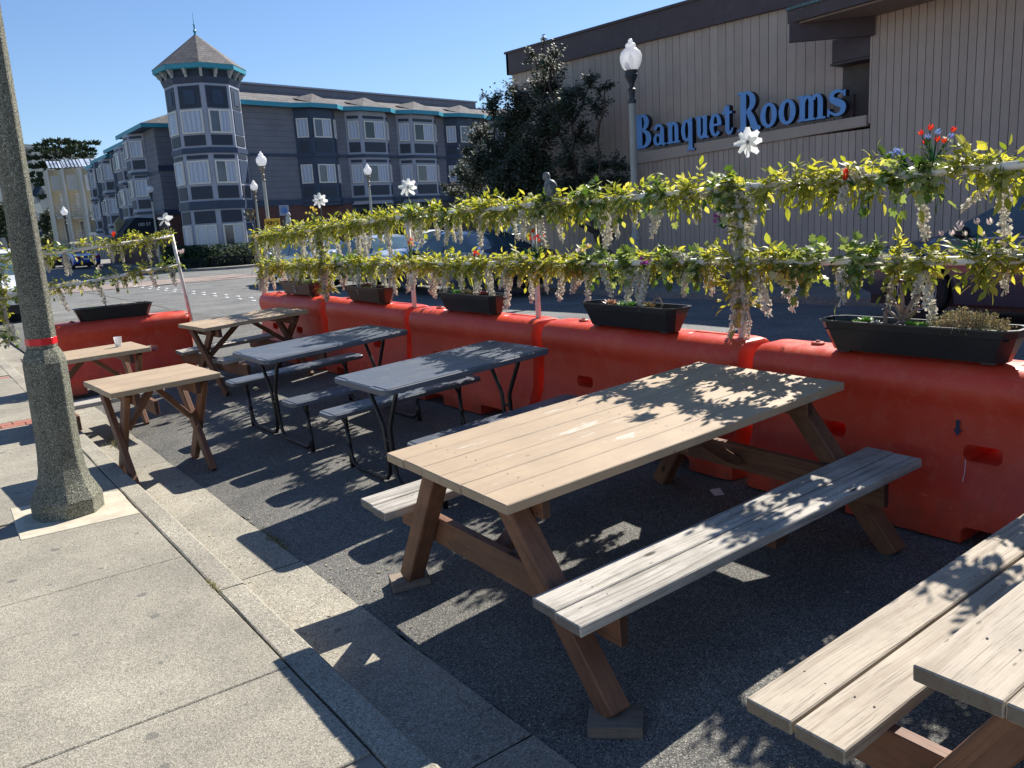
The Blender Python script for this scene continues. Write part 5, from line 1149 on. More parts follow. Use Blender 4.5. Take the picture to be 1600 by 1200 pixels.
# ------------------------------------------------------------------ cream apartment house farther down the street
ap = thing('apartment_house', 'cream stepped apartment house with balconies and tilted skylights beyond the hotel', 'apartment building', (17.3, 97, -.2))
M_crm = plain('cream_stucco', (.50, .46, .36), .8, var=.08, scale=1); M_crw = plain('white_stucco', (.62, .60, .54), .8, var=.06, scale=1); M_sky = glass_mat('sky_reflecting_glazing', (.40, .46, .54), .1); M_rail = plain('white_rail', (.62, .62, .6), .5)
def apt(x0, w, y, top):
    B = lambda n_, a, b, c, d_, e, f_, mt: MB().box(x0 + a, x0 + b, y + c, y + d_, e, f_).build(n_, mt, ap)
    B('rear_wall', 0, w, 1.5, 4.2, -1, top, M_crm); B('side_fin', -.06, .06, .9, 1.5, -1, top, M_crw); B('side_fin', w - .05, w + .05, .9, 1.5, 0, top - .7, M_crw)
    for i, z in enumerate((top - 2.4, top - 5.3, top - 8.2)):
        B('balcony_slab', .1, w - .1, -.1, 1.5, z - 2.75, z - 2.45, M_crm); B('parapet' if i == 0 else 'beam', .1, w - .1, -.12, .1, z - (.0 if i == 0 else .15), z + (1.6 if i == 0 else .1), M_crw)
        r_ = MB()
        for k in range(9): xx = x0 + .15 + (w - .3) * k / 8; r_.box(xx - .02, xx + .02, y - .08, y - .04, z - 2.4, z - 1.45)
        for zz in (z - 1.45, z - 1.8, z - 2.1): r_.box(x0 + .1, x0 + w - .1, y - .09, y - .03, zz - .03, zz + .03)
        r_.build('railing', M_rail, ap)
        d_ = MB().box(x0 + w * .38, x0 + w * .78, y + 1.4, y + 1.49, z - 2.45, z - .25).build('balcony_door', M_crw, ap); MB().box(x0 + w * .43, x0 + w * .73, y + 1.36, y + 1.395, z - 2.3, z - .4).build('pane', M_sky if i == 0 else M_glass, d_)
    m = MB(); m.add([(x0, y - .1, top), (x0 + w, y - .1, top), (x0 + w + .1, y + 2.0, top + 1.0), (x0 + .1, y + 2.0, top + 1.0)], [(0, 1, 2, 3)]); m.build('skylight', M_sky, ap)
    m = MB()
    for k in range(7): xx = x0 + w * k / 6; m.beam((xx, y - .1, top + .03), (xx + .1, y + 2, top + 1.03), .06, .06, side=(1, 0, 0))
    m.beam((x0, y - .12, top + .03), (x0 + w, y - .12, top + .03), .07, .07, side=(0, 0, 1)); m.build('skylight_bars', M_dark, ap)
apt(-.1, 3.4, 0, 9.7); apt(-1.15, 2.2, 4, 10.0); apt(-2.1, 2.2, 8, 10.2)
MB().box(1.0, 5.2, -.5, 1.4, -1, 3.6).build('garage_wall', plain('blue_grey_render', (.24, .26, .30), .8), ap); MB().box(-.5, 1.0, -.45, 0, 2.7, 3.0).build('gate_lintel', M_crw, ap)
m = MB()
for k in range(9): m.box(-.4 + k * .16, -.36 + k * .16, -.42, -.38, -.8, 2.7)
m.build('gate_bars', M_rail, ap)
# ------------------------------------------------------------------ banquet hall
M_wallB = plain('taupe_painted_board', (.48, .385, .305), .75, objvar=.07, var=.07, scale=2.5, bmp=.05)
M_gap = plain('dark_board_gap', (.03, .026, .022), .9)
M_fas = plain('dark_plum_brown_fascia', (.075, .052, .052), .6, var=.12, scale=2, dirt=(.10, .08, .075))
M_sof = plain('brown_soffit', (.26, .20, .155), .7)
hall = thing('banquet_hall', 'taupe board-clad banquet hall with dark brown fascia and low stone base', 'building', (15, 12, 0))
H0 = lambda x, y, z: (x - 15, y - 12, z)
def hb(name, x0, x1, y0, y1, z0, z1, mat, bev=0): return MB().box(x0 - 15, x1 - 15, y0 - 12, y1 - 12, z0, z1).build(name, mat, hall, bevel=bev)
XR = 15.42   # recessed upper wall
hb('wall_core', XR + .03, 27, 3.0, 20.12, -.6, 6.2, M_gap); hb('wall_core', 15.03, XR + .03, -14, 14.8, -.6, 2.8, M_gap); hb('wall_core', 15.03, 27, -14, 8.68, 2.8, 8.2, M_gap)
# fascia slopes a little towards the right
def fz(y): return 5.78 - (20.1 - y) * .028
bl = {}
def board(y0, w, x, z0, z1):
    k = (round(w, 3), round(z1 - z0, 1)); 
    if k not in bl: bl[k] = MB().box(-.014, .016, -k[0] / 2 + .006, k[0] / 2 - .006, 0, k[1]).mesh('board', M_wallB)
    o = inst(bl[k], 'board', hall, loc=(x - 15, y0 - 12, z0)); return o
rr = random.Random(3); w = .222; y = 20.1 - w / 2
while y > 8.6: board(y, w, XR + rr.uniform(-.003, .003), -.5 if y > 14.85 else 2.9, 5.95); y -= w
w = .142; y = 14.77 - w / 2
while y > 2.0:
    board(y, w, 15 + rr.uniform(-.002, .002), -.2, 2.94 if y > 8.66 else 7.2); y -= w
hb('corner_board', 14.99, XR, 14.775, 14.80, -.4, 2.9, M_wallB)
hb('corner_board', 14.985, XR, 8.665, 8.70, 3.0, 6.0, M_wallB)
w = .25; x = XR + .12
while x < 26:   # left end wall
    MB().box(x - 15 - w / 2 + .006, x - 15 + w / 2 - .006, 8.105, 8.135, -.5, 6.3).build('board', M_wallB, hall); x += w
m = MB(); m.add([H0(XR - .12, 20.24, fz(20.1)), H0(XR - .12, 3, fz(3)), H0(XR - .12, 3, fz(3) + .62), H0(XR - .12, 20.24, fz(20.1) + .58), H0(XR - .02, 20.24, fz(20.1)), H0(XR - .02, 3, fz(3)), H0(XR - .02, 3, fz(3) + .62), H0(XR - .02, 20.24, fz(20.1) + .58)],
          [(0, 1, 2, 3), (7, 6, 5, 4), (0, 4, 5, 1), (3, 2, 6, 7), (0, 3, 7, 4), (1, 5, 6, 2)]); m.build('fascia', M_fas, hall)
m = MB(); m.add([H0(XR - .16, 20.27, fz(20.1) + .58), H0(XR - .16, 3, fz(3) + .62), H0(XR + .3, 3, fz(3) + .62), H0(XR + .3, 20.27, fz(20.1) + .58), H0(XR - .16, 20.27, fz(20.1) + .64), H0(XR - .16, 3, fz(3) + .68), H0(XR + .3, 3, fz(3) + .68), H0(XR + .3, 20.27, fz(20.1) + .64)],
          [(0, 3, 2, 1), (4, 5, 6, 7), (0, 1, 5, 4), (1, 2, 6, 5), (2, 3, 7, 6), (3, 0, 4, 7)]); m.build('roof_edge', M_fas, hall)
hb('fascia', XR - .12, 27, 20.14, 20.24, 5.78, 6.36, M_fas); hb('roof_deck', XR + .3, 27, 3, 20.2, 5.9, 6.38, M_fas)
# ledge under the letters, slightly falling to the left
m = MB(); y0, y1, za, zb_ = 14.80, 8.72, 2.765, 2.95
m.add([H0(14.93, y0, za), H0(14.93, y1, zb_), H0(14.93, y1, zb_ + .20), H0(14.93, y0, za + .27), H0(XR, y0, za), H0(XR, y1, zb_), H0(XR, y1, zb_ + .2), H0(XR, y0, za + .27)], [(0, 1, 2, 3), (7, 6, 5, 4), (0, 4, 5, 1), (3, 2, 6, 7), (0, 3, 7, 4), (1, 5, 6, 2)]); m.build('ledge', M_wallB, hall, bevel=.008)
# canopy over the right part
zs = 4.86
m = MB(); m.add([H0(15.0, 8.68, zs), H0(14.0, 9.6, zs - .02), H0(14.0, -6, zs + .25), H0(15.0, -6, zs + .25), H0(15.0, 8.68, zs + .5), H0(13.98, 9.62, zs + .28), H0(13.98, -6, zs + .55), H0(15.0, -6, zs + .75)], [(0, 1, 2, 3), (4, 7, 6, 5), (1, 5, 6, 2)]); m.build('canopy_soffit', M_sof, hall)
m = MB(); m.prism([(15.0 - 15, 8.66 - 12), (13.94 - 15, 9.70 - 12), (13.88 - 15, 9.64 - 12), (14.94 - 15, 8.60 - 12)], zs - .33, zs + .02); m.build('canopy_beam', M_fas, hall)
m = MB(); m.beam(H0(13.95, 9.72, zs + .12), H0(13.95, -6, zs + .40), .22, .07, side=(0, 0, 1)); m.build('canopy_edge', M_fas, hall)
m = MB(); m.beam(H0(13.93, 9.74, zs + .255), H0(13.93, -6, zs + .535), .05, .10, side=(0, 0, 1)); m.build('canopy_flashing', plain('weathered_green_flashing', (.06, .13, .13), .5, dirt=(.4, .38, .32)), hall)
hb('box_beam', 15.02, XR - .02, 8.71, 9.50, 4.20, 4.62, M_fas, .006); hb('box_beam_lip', 15.0, XR - .02, 8.71, 9.52, 4.155, 4.19, M_fas)
hb('recess_shade_panel', XR - .045, XR - .02, 8.71, 9.48, 3.14, 4.15, plain('shadowed_boards', (.10, .085, .07), .8))  # darker sheet over the boards, shade of the recess painted into its colour
pp = MB().box(-.04, .04, -.035, .035, 0, .42); tag(pp.build('bracket_post', M_fas, None, loc=(15.16, 9.13, 3.155)), 'short dark bracket post standing on the ledge right of the blue letters', 'bracket')
# stones at the foot
M_stone = plain('brown_field_stone', (.20, .165, .13), .85, var=.3, scale=5, bmp=.5)
y = 14.7; rr = random.Random(8)
while y > 2.2:
    wd = rr.uniform(.28, .55); hh = rr.uniform(.34, .58); pts = []
    for (a, b) in ((0, 0), (.5, .0), (1, 0), (1, .6), (.8, 1), (.35, 1.0), (0, .7)): pts.append(((a - .5) * wd + rr.uniform(-.02, .02), b * hh + rr.uniform(-.03, .03)))
    m = MB(); m.prism(pts, 0, .09, M=Matrix(((0, 0, -1, 0), (-1, 0, 0, 0), (0, 1, 0, 0), (0, 0, 0, 1)))); m.build('stone', M_stone, hall, bevel=.02, loc=(-.02, y - wd / 2 - 12, .02 + .0)); y -= wd * .96
tag(MB().tube([(0, 0, 0), (.02, .01, .5), (-.1, .1, .9)], .015, 5).build('roof_cable', M_black, None, loc=(XR + .2, 13.1, 6.05)), 'thin dark cable bracket poking above the hall roof edge', 'roof cable')
# blue sign letters
M_let = plain('sky_blue_letter_face', (.15, .36, .70), .4, var=.08, scale=8, spec=.4); M_ret = plain('black_letter_return', (.012, .014, .02), .5)
sign = thing('letter_sign', 'raised sky-blue serif letters reading Banquet Rooms mounted above the ledge', 'sign', (14.95, 14.72, 3.12))
def ringp(cx_, cy_, rx, ry, tx, ty, a0=0, a1=360, n=22):
    o = []; i_ = []
    for k in range(n + 1):
        a = R(a0 + (a1 - a0) * k / n); o.append((cx_ + rx * math.cos(a), cy_ + ry * math.sin(a))); i_.append((cx_ + (rx - tx) * math.cos(a), cy_ + (ry - ty) * math.sin(a)))
    return [[o[k], o[k + 1], i_[k + 1], i_[k]] for k in range(n)]
def strk(pts, ws):
    r_ = []
    if len(pts) > 3:   # smooth the centre line
        a = [pts[0]] + list(pts) + [pts[-1]]; b = [ws[0]] + list(ws) + [ws[-1]]; p2 = []; w2 = []
        for i in range(1, len(a) - 2):
            for k in range(4):
                t_ = k / 4; f = lambda p0, p1, p2_, p3: .5 * ((2 * p1) + (-p0 + p2_) * t_ + (2 * p0 - 5 * p1 + 4 * p2_ - p3) * t_ * t_ + (-p0 + 3 * p1 - 3 * p2_ + p3) * t_ ** 3)
                p2.append((f(a[i - 1][0], a[i][0], a[i + 1][0], a[i + 2][0]), f(a[i - 1][1], a[i][1], a[i + 1][1], a[i + 2][1]))); w2.append(f(b[i - 1], b[i], b[i + 1], b[i + 2]))
        pts = p2 + [pts[-1]]; ws = w2 + [ws[-1]]
    P = [Vector(p) for p in pts]; n = len(P); L = []; Rr = []
    for i in range(n):
        d = (P[min(i + 1, n - 1)] - P[max(0, i - 1)]).normalized(); nn = Vector((-d.y, d.x)); L.append(P[i] + nn * ws[i] / 2); Rr.append(P[i] - nn * ws[i] / 2)
    return [[tuple(Rr[i]), tuple(Rr[i + 1]), tuple(L[i + 1]), tuple(L[i])] for i in range(n - 1)]
def rc(x0, x1, y0, y1): return [[(x0, y0), (x1, y0), (x1, y1), (x0, y1)]]
X = .50   # x-height relative to cap 1
def glyph(c):
    s = .17
    if c == 'B': return [rc(.10, .10 + .20, 0, 1), rc(0, .35, 0, .06), rc(0, .35, .94, 1), ringp(.32, .755, .24, .245, .17, .075, -90, 90), ringp(.33, .275, .31, .275, .19, .08, -90, 90)], .70
    if c == 'R': return [rc(.10, .30, 0, 1), rc(0, .42, 0, .065), rc(0, .35, .935, 1), ringp(.33, .735, .30, .265, .19, .08, -90, 90), strk([(.36, .52), (.50, .30), (.62, .07), (.80, .04)], [.14, .20, .20, .07])], .84
    if c == 'a': return [rc(.30, .46, .03, .52), strk([(.07, .52), (.18, .63), (.32, .62), (.40, .50)], [.13, .10, .09, .14]), ringp(.20, .19, .20, .19, .13, .065, 0, 360), strk([(.38, .08), (.44, .02), (.54, .05)], [.12, .08, .05])], .56
    if c == 'n': return [rc(.07, .24, 0, .62), rc(0, .32, 0, .055), rc(0, .2, .60, .66), ringp(.31, .44, .20, .22, .15, .08, 0, 155), rc(.355, .512, 0, .46), rc(.30, .59, 0, .055)], .61
    if c == 'm': return [rc(.07, .24, 0, .62), rc(0, .32, 0, .055), rc(0, .2, .60, .66), ringp(.31, .44, .20, .22, .15, .08, 0, 155), rc(.355, .512, 0, .46), rc(.32, .57, 0, .055), ringp(.60, .44, .20, .22, .15, .08, 0, 155), rc(.645, .802, 0, .46), rc(.60, .89, 0, .055)], .91
    if c == 'q': return [ringp(.23, .32, .23, .33, .155, .075), rc(.30, .46, -.27, .60), rc(.22, .54, -.30, -.245), strk([(.30, .60), (.47, .66)], [.07, .05])], .55
    if c == 'u': return [rc(.07, .235, .18, .66), rc(0, .23, .605, .66), ringp(.27, .21, .20, .22, .15, .08, 180, 345), rc(.34, .505, .02, .66), rc(.28, .50, .605, .66), rc(.40, .58, 0, .055)], .60
    if c == 'e': return [ringp(.24, .325, .24, .335, .16, .075, 0, 318), rc(.10, .465, .30, .365)], .51
    if c == 't': return [rc(.12, .285, .10, .82), rc(.0, .40, .585, .655), strk([(.205, .14), (.25, .04), (.36, .05), (.43, .17)], [.165, .12, .08, .05]), strk([(.04, .64), (.14, .74), (.20, .84)], [.05, .10, .03])], .46
    if c == 'o': return [ringp(.27, .325, .27, .335, .165, .08)], .57
    if c == 's': return [strk([(.44, .62), (.44, .47)], [.06, .05]), strk([(.42, .56), (.27, .62), (.12, .56), (.12, .43), (.27, .34), (.41, .24), (.38, .08), (.22, .035), (.06, .12)], [.06, .08, .11, .14, .18, .15, .11, .07, .06]), strk([(.03, .0), (.035, .2)], [.06, .05])], .50
# (letter, left y on the wall, scale x, scale z, base z)
word = 'Banquet Rooms'
pos = {0: (14.70, .96, .77), 1: (14.02, .80, .77)}
adv = 14.70; lets = []; spans = [14.68, 14.05, 13.62, 13.18, 12.76, 12.36, 12.00, None, 11.60, 11.02, 10.58, 10.14, 9.48]
ends_ = [14.06, 13.64, 13.20, 12.79, 12.37, 12.01, 11.71, None, 10.99, 10.60, 10.16, 9.50, 9.08]
for i, ch in enumerate(word):
    if ch == ' ': continue
    parts, adv_ = glyph(ch); yl, yr = spans[i], ends_[i]; sx_ = (yl - yr) / adv_; big = ch in 'BR'
    zb2 = 3.115 + (14.7 - yl) * .017; sz_ = .78 if i < 7 else .80
    if not big: sz_ *= .92
    body = MB(); face = MB()
    for pi_, polys in enumerate(parts):
        e = pi_ * .0009
        for q in polys:
            q2 = [((p[0]) * sx_, p[1] * sz_) for p in q]
            Mx = Matrix(((0, 0, -1, 0), (-1, 0, 0, 0), (0, 1, 0, 0), (0, 0, 0, 1)))
            body.prism(q2, -.10 - e, .02 + e, M=Mx); face.prism(q2, .0215 + e, .034 + e, M=Mx)
    o = body.build('letter', M_ret, sign, loc=(-.05, yl - 14.72, zb2 - 3.12)); face.build('letter_face', M_let, o)
# ------------------------------------------------------------------ trees and the hill
M_bark = plain('dark_bark', (.06, .045, .035), .9, var=.3, scale=14, bmp=.6)
M_tleaf = leafmat('small_glossy_olive_leaf', [(.035, .05, .028), (.065, .08, .05), (.11, .125, .085), (.05, .065, .04)], .25, .6, tcol=(1.1, 1.15, .7), spec=.25)
def limb(mb, a, b, ra, rb, rr, wob=.08, n=6):
    a = Vector(a); b = Vector(b); L = (b - a).length; pts = []
    for i in range(n + 1):
        t_ = i / n; pts.append(a.lerp(b, t_) + Vector((rr.gauss(0, 1), rr.gauss(0, 1), rr.gauss(0, .6))) * wob * L * math.sin(math.pi * t_) * .5)
    mb.tube(pts, [ra + (rb - ra) * i / n for i in range(n + 1)], 7); return pts
def add_leaf(m, p, s, rr, up=.4):
    u = Vector((rr.gauss(0, 1), rr.gauss(0, 1), rr.gauss(0, 1))).normalized(); w = (u.orthogonal() + Vector((0, 0, up * rr.random()))).normalized()
    m.add([p - u * s, p + w * s * .5, p + u * s, p - w * s * .5], [(0, 1, 2, 3)])
tr = thing('street_tree', 'leaning dark small-leaved evergreen tree before the banquet hall wall', 'tree', (13.7, 14.4, 0)); rr = random.Random(12)
B0 = Vector((13.7, 14.4, 0)); lf = MB(); tk = MB(); tw = MB()
def crown(blobs, hub_list, lf, tw, B0, rr, ls=.035, dens=900):
    for c, r_, k in blobs:
        c = Vector(c) - B0; hub = min(hub_list, key=lambda h_: (h_ - c).length); ends = limb(tw, hub, c, .035, .014, rr, .12)
        n = int(dens * k * r_ ** 2 / .36)
        nt = max(8, int(24 * r_ / .6))
        for j in range(nt):
            d = Vector((rr.gauss(0, 1), rr.gauss(0, 1), rr.gauss(0, .9))).normalized(); tip = c + d * r_ * rr.uniform(.65, 1.15); tw.tube([c + d * .1 * r_, c.lerp(tip, .6) + Vector((0, 0, .03)), tip], [.009, .006, .003], 4, cap=False)
            for i in range(n // nt):
                q = rr.uniform(.35, 1.05); p = c.lerp(tip, q) + Vector((rr.gauss(0, 1), rr.gauss(0, 1), rr.gauss(0, 1))) * r_ * .17; add_leaf(lf, p, ls * rr.uniform(.6, 1.25), rr)
hubs = []
t1 = limb(tk, (0, 0, -.1), (0, .5, 1.2), .11, .09, rr); t2 = limb(tk, (0, .5, 1.2), (.1, 1.3, 2.6), .085, .06, rr); t3 = limb(tk, (.1, 1.3, 2.6), (.2, 2.1, 4.0), .055, .03, rr); t4 = limb(tk, (0, .5, 1.2), (.1, 3.0, 2.2), .07, .04, rr)
t5 = limb(tk, (.1, 3.0, 2.2), (.1, 5.0, 2.7), .045, .02, rr); t6 = limb(tk, (.0, -.05, .1), (-.1, .0, 1.6), .06, .045, rr); t7 = limb(tk, (-.1, 0, 1.6), (0, .3, 3.4), .04, .02, rr); t8 = limb(tk, (.1, 1.3, 2.6), (0, 1.2, 3.8), .04, .02, rr)
for t_ in (t2, t3, t4, t5, t7, t8): hubs += t_[2:]
tk.build('trunk', M_bark, tr, smooth=True)
def W(px, py, X_):   # a photograph point carried to the plane x = X_ (world metres)
    x_ = px - 800; y_ = py - 600; u = x_ * cr + y_ * sr; v = -x_ * sr + y_ * cr; d = R0 * u + D0 * v + F * FPX; return Vector((0, 0, CAMH)) + d * (X_ / d.x)
bp = [((858, 105), .42, .7), ((850, 145), .5, .9), ((832, 88), .28, .5), ((870, 80), .25, .6), ((800, 140), .35, .7), ((815, 165), .55, 1), ((770, 165), .4, .9), ((795, 200), .6, 1.1), ((750, 215), .45, 1), ((900, 150), .38, .7), ((885, 175), .5, .9), ((925, 130), .28, .7), ((935, 165), .32, .6), ((945, 140), .22, .6), ((905, 215), .45, .6),
      ((850, 195), .6, 1.1), ((760, 260), .6, 1.2), ((735, 285), .45, 1.1), ((715, 300), .3, .8), ((795, 265), .7, 1.3), ((840, 270), .6, 1.0), ((865, 300), .6, 1.0), ((815, 310), .6, 1.1), ((775, 315), .55, 1.1), ((930, 260), .4, .8), ((960, 285), .4, .9), ((900, 290), .5, 1.0), ((965, 255), .3, .7), ((880, 245), .45, .6), ((930, 300), .4, .8),
      ((740, 240), .4, .9), ((720, 265), .3, .8), ((835, 235), .5, 1.1), ((735, 310), .35, .8), ((698, 290), .2, .6), ((780, 235), .55, 1.2), ((850, 60), .12, .3), ((758, 150), .15, .4)]
crown([(W(p[0], p[1], 13.9 + rr.uniform(-.35, .45)), r_, k) for p, r_, k in bp], hubs, lf, tw, B0, rr, .05, 2700)
o = lf.build('crown', M_tleaf, tr); o['kind'] = 'stuff'; tw.build('branches', M_bark, tr)
# Monterey cypress far behind
cy_ = thing('cypress_tree', 'tall wind-shaped cypress with flat dark foliage plates behind the cream house', 'tree', (20, 127, 0)); rr = random.Random(4); tk = MB(); lf = MB(); B0 = Vector((20, 127, 0))
def Wd(px, py, D):
    x_ = px - 800; y_ = py - 600; u = x_ * cr + y_ * sr; v = -x_ * sr + y_ * cr; d = R0 * u + D0 * v + F * FPX; return Vector((0, 0, CAMH)) + d * (D / FPX)
limb(tk, (0, 0, -1), (-.3, .5, 10.5), .6, .2, rr, .05)
M_cyp = leafmat('dark_cypress_foliage', [(.018, .035, .018), (.035, .055, .028), (.055, .075, .035)], .1, .8, tcol=(1, 1.1, .7))
plates = [(88, 222, 16, 3), (105, 226, 26, 5), (72, 236, 22, 6), (60, 248, 16, 5), (128, 236, 18, 4), (145, 226, 9, 3), (95, 240, 26, 8), (112, 246, 28, 7), (70, 262, 20, 7), (58, 275, 16, 6), (90, 258, 24, 9), (75, 290, 18, 6), (60, 262, 10, 4), (85, 275, 22, 8), (66, 283, 16, 5), (80, 308, 12, 5), (100, 270, 20, 8), (50, 250, 7, 3), (138, 242, 10, 4), (72, 310, 9, 3), (62, 228, 8, 3), (120, 232, 14, 4)]
for px, py, wx, wy in plates:
    c = Wd(px, py, 128 + rr.uniform(-2, 2)) - B0; wm = wx / FPX * 128; hm = wy / FPX * 128; limb(tk, (rr.uniform(-.3, .2), 0, max(2, c.z - .8 - abs(c.x) * .5)), c - Vector((0, 0, .4)), .05, .02, rr, .04) if abs(c.z) < 9 else None
    for i in range(int(34 * wm)):
        a = rr.uniform(0, 6.28); q = rr.random() ** .6; p = c + Vector((math.cos(a) * q * wm, math.sin(a) * q * wm, rr.gauss(0, hm * .22) + (1 - q) * hm * .3)); d = Vector((math.cos(a), math.sin(a) * .8, .55 + rr.gauss(0, .2))).normalized(); s = rr.uniform(.35, .8); u = d.orthogonal().normalized()
        for k in range(4):
            dd = (d + Vector((rr.gauss(0, .35), rr.gauss(0, .35), rr.gauss(0, .2)))).normalized(); u = dd.cross(Vector((rr.gauss(0, 1), rr.gauss(0, 1), rr.gauss(0, 1)))).normalized(); lf.add([p - u * s * .16, p + u * s * .16, p + dd * s * .8 + u * s * .12, p + dd * s * 1.2, p + dd * s * .8 - u * s * .12], [(0, 1, 2, 3, 4)])
tk.build('trunk', plain('shaded_cypress_bark', (.025, .022, .018), .95), cy_); o = lf.build('crown', M_cyp, cy_); o['kind'] = 'stuff'
# rounder trees and shrubs by the cream house
def bush(name, label, cat, D, pts, mat, seed, dens=30, ls=.3, base=None):
    rr = random.Random(seed); C0 = Wd(pts[0][0], pts[0][1], D); B = Vector((C0.x, C0.y, -.3)); t = thing(name, label, cat, B); m = MB(); k_ = MB()
    k_.tube([(0, 0, -.3), (0, 0, C0.z * .5), (C0 - B) * 1.0], [.18, .14, .06], 6)
    for px, py, r_ in pts:
        c = Wd(px, py, D + rr.uniform(-1, 1)) - B; rm = r_ / FPX * D; n = int(dens * (rm / ls) ** 2); k_.tube([(0, 0, c.z * .4), c], [.08, .03], 5)
        for i in range(n):
            d = Vector((rr.gauss(0, 1), rr.gauss(0, 1), rr.gauss(0, 1))).normalized(); add_leaf(m, c + d * rm * rr.uniform(.3, 1.08), ls * rr.uniform(.6, 1.2), rr)
    k_.build('trunk', M_bark, t); o = m.build('crown', mat, t); o['kind'] = 'stuff'; return t
M_dul = leafmat('dull_green_leaf', [(.035, .05, .025), (.06, .08, .035), (.10, .115, .055)], .2, .6, tcol=(1.1, 1.1, .6)); M_ylg = leafmat('yellowish_bush_leaf', [(.16, .18, .04), (.22, .24, .06)], .3, .6)
bush('round_tree', 'dull olive round tree between the lamp post and the cream house', 'tree', 112, [(75, 345, 10), (68, 352, 9), (80, 335, 8), (84, 352, 8), (70, 338, 7), (76, 365, 9)], M_dul, 5, 26, .32)
bush('palm_bush', 'dark shrubby tree low before the cream house', 'tree', 100, [(78, 372, 8), (86, 366, 7), (70, 376, 7), (90, 376, 6)], M_dul, 6, 26, .25)
bush('yellow_bush', 'small bright yellow-green bush beside the white parked van', 'bush', 90, [(68, 376, 3), (71, 378, 3)], M_ylg, 7, 30, .12)
bush('street_tree', 'grey-green tree far down the street left of the concrete lamp post', 'tree', 120, [(4, 330, 14), (10, 345, 12), (0, 350, 12), (6, 362, 10)], M_dul, 8, 26, .35)
# wooded hill
m = MB(); rr = random.Random(2); vs = []; fs = []; nx, ny = 90, 26
for j in range(ny):
    for i in range(nx):
        x = -160 + i * 4.2; y = 430 + j * 9 - i * .6; h = 64 * math.exp(-((x - 40) / 150) ** 2) * min(1, j / (ny * .75)) ** .8
        vs.append((x, y, -2 + h + (rr.uniform(0, 5.5) if j else 0)))
for j in range(ny - 1):
    for i in range(nx - 1): fs.append((j * nx + i, j * nx + i + 1, (j + 1) * nx + i + 1, (j + 1) * nx + i))
m.add(vs, fs); M_hill = plain('hazy_blue_green_forest', (.040, .056, .066), .95, var=.3, scale=.09); struct(m.build('hill', M_hill))  # blue of the distance haze is put into the forest colour
m = MB()
for k in range(6500):
    x = rr.uniform(-150, 200); y = rr.uniform(440, 600); h = 64 * math.exp(-((x - 40) / 150) ** 2) * min(1, max(0, (y - 430) / 170)) ** .8; s = rr.uniform(1.3, 2.8)
    m.lathe([(s * .8, 0), (s * .75, s * .5), (s * .35, s * 1.5), (0, s * 2.1)], 5, M=Matrix.Translation((x, y, h - 3)))
o = m.build('forest', M_hill); o['kind'] = 'stuff'
# ------------------------------------------------------------------ street lamps
M_lampp = plain('grey_green_lamp_pole', (.36, .37, .32), .5, var=.12, scale=4); M_iron = plain('dark_green_black_iron', (.03, .04, .045), .45, var=.25, scale=20)
def globe_mat():
    m, ns, ls, b = new_mat('frosted_prismatic_globe', .25, spec=.6); b.inputs['Base Color'].default_value = (.86, .87, .88, 1); tr = ns.new('ShaderNodeBsdfTranslucent'); tr.inputs[0].default_value = (.92, .93, .95, 1)
    mx = ns.new('ShaderNodeMixShader'); mx.inputs[0].default_value = .5; ls.new(b.outputs[0], mx.inputs[1]); ls.new(tr.outputs[0], mx.inputs[2])
    tp = ns.new('ShaderNodeBsdfTransparent'); m2 = ns.new('ShaderNodeMixShader'); m2.inputs[0].default_value = .25; ls.new(mx.outputs[0], m2.inputs[1]); ls.new(tp.outputs[0], m2.inputs[2]); ls.new(m2.outputs[0], ns['Material Output'].inputs[0]); return m
M_globe = globe_mat(); M_fitb = plain('bronze_grey_fitter', (.20, .17, .13), .5)
def street_lamp(label, x, y, z0, top, scale=1.0, pole_mat=None, acorn=True, fit=None):
    t = thing('street_lamp', label, 'street lamp', (x, y, z0)); H = top - z0; s = scale; gh = .62 * s; gq = .72; zb = H - gh
    pm = pole_mat or M_lampp
    prof = [(.135 * s, -.05), (.135 * s, .12), (.115 * s, .18), (.105 * s, .95), (.12 * s, 1.0), (.10 * s, 1.06), (.078 * s, 1.15), (.066 * s, zb - .62 * s)]
    MB().lathe(prof, 14).build('pole', pm, t, smooth=False)
    MB().lathe([(.085 * s, zb - .66 * s), (.09 * s, zb - .60 * s), (.06 * s, zb - .56 * s), (.07 * s, zb - .42 * s), (.085 * s, zb - .38 * s), (.05 * s, zb - .34 * s), (.065 * s, zb - .26 * s), (.13 * s, zb - .12 * s), (.14 * s, zb - .09 * s), (.125 * s, zb - .06 * s), (.14 * s, zb)], 12).build('fitter', fit or M_iron, t)
    if acorn:
        MB().lathe([(.13 * s, zb), (.185 * s, zb + .10 * s * gq), (.225 * s, zb + .26 * s * gq), (.23 * s, zb + .38 * s * gq), (.20 * s, zb + .50 * s * gq), (.15 * s, zb + .56 * s * gq), (.14 * s, zb + .58 * s * gq), (.10 * s, zb + .62 * s * gq), (.11 * s, zb + .68 * s * gq), (.09 * s, zb + .73 * s * gq), (.045 * s, zb + .76 * s * gq), (.05 * s, zb + .80 * s * gq), (.03 * s, zb + .85 * s * gq), (0, zb + .87 * s * gq)], 20).build('globe', M_globe, t, smooth=True)
        MB().lathe([(.05 * s, zb + .02), (.06 * s, zb + .3 * s * gq), (.03 * s, zb + .42 * s * gq)], 8).build('lamp_core', M_white, t)
    else:
        n = 12; MB().lathe([(.02, zb - .02)] + [(.26 * s * math.sin(math.pi * k / n), zb + .26 * s - .26 * s * math.cos(math.pi * k / n)) for k in range(1, n)] + [(0, zb + .52 * s)], 18).build('globe', M_globe, t, smooth=True)
    return t
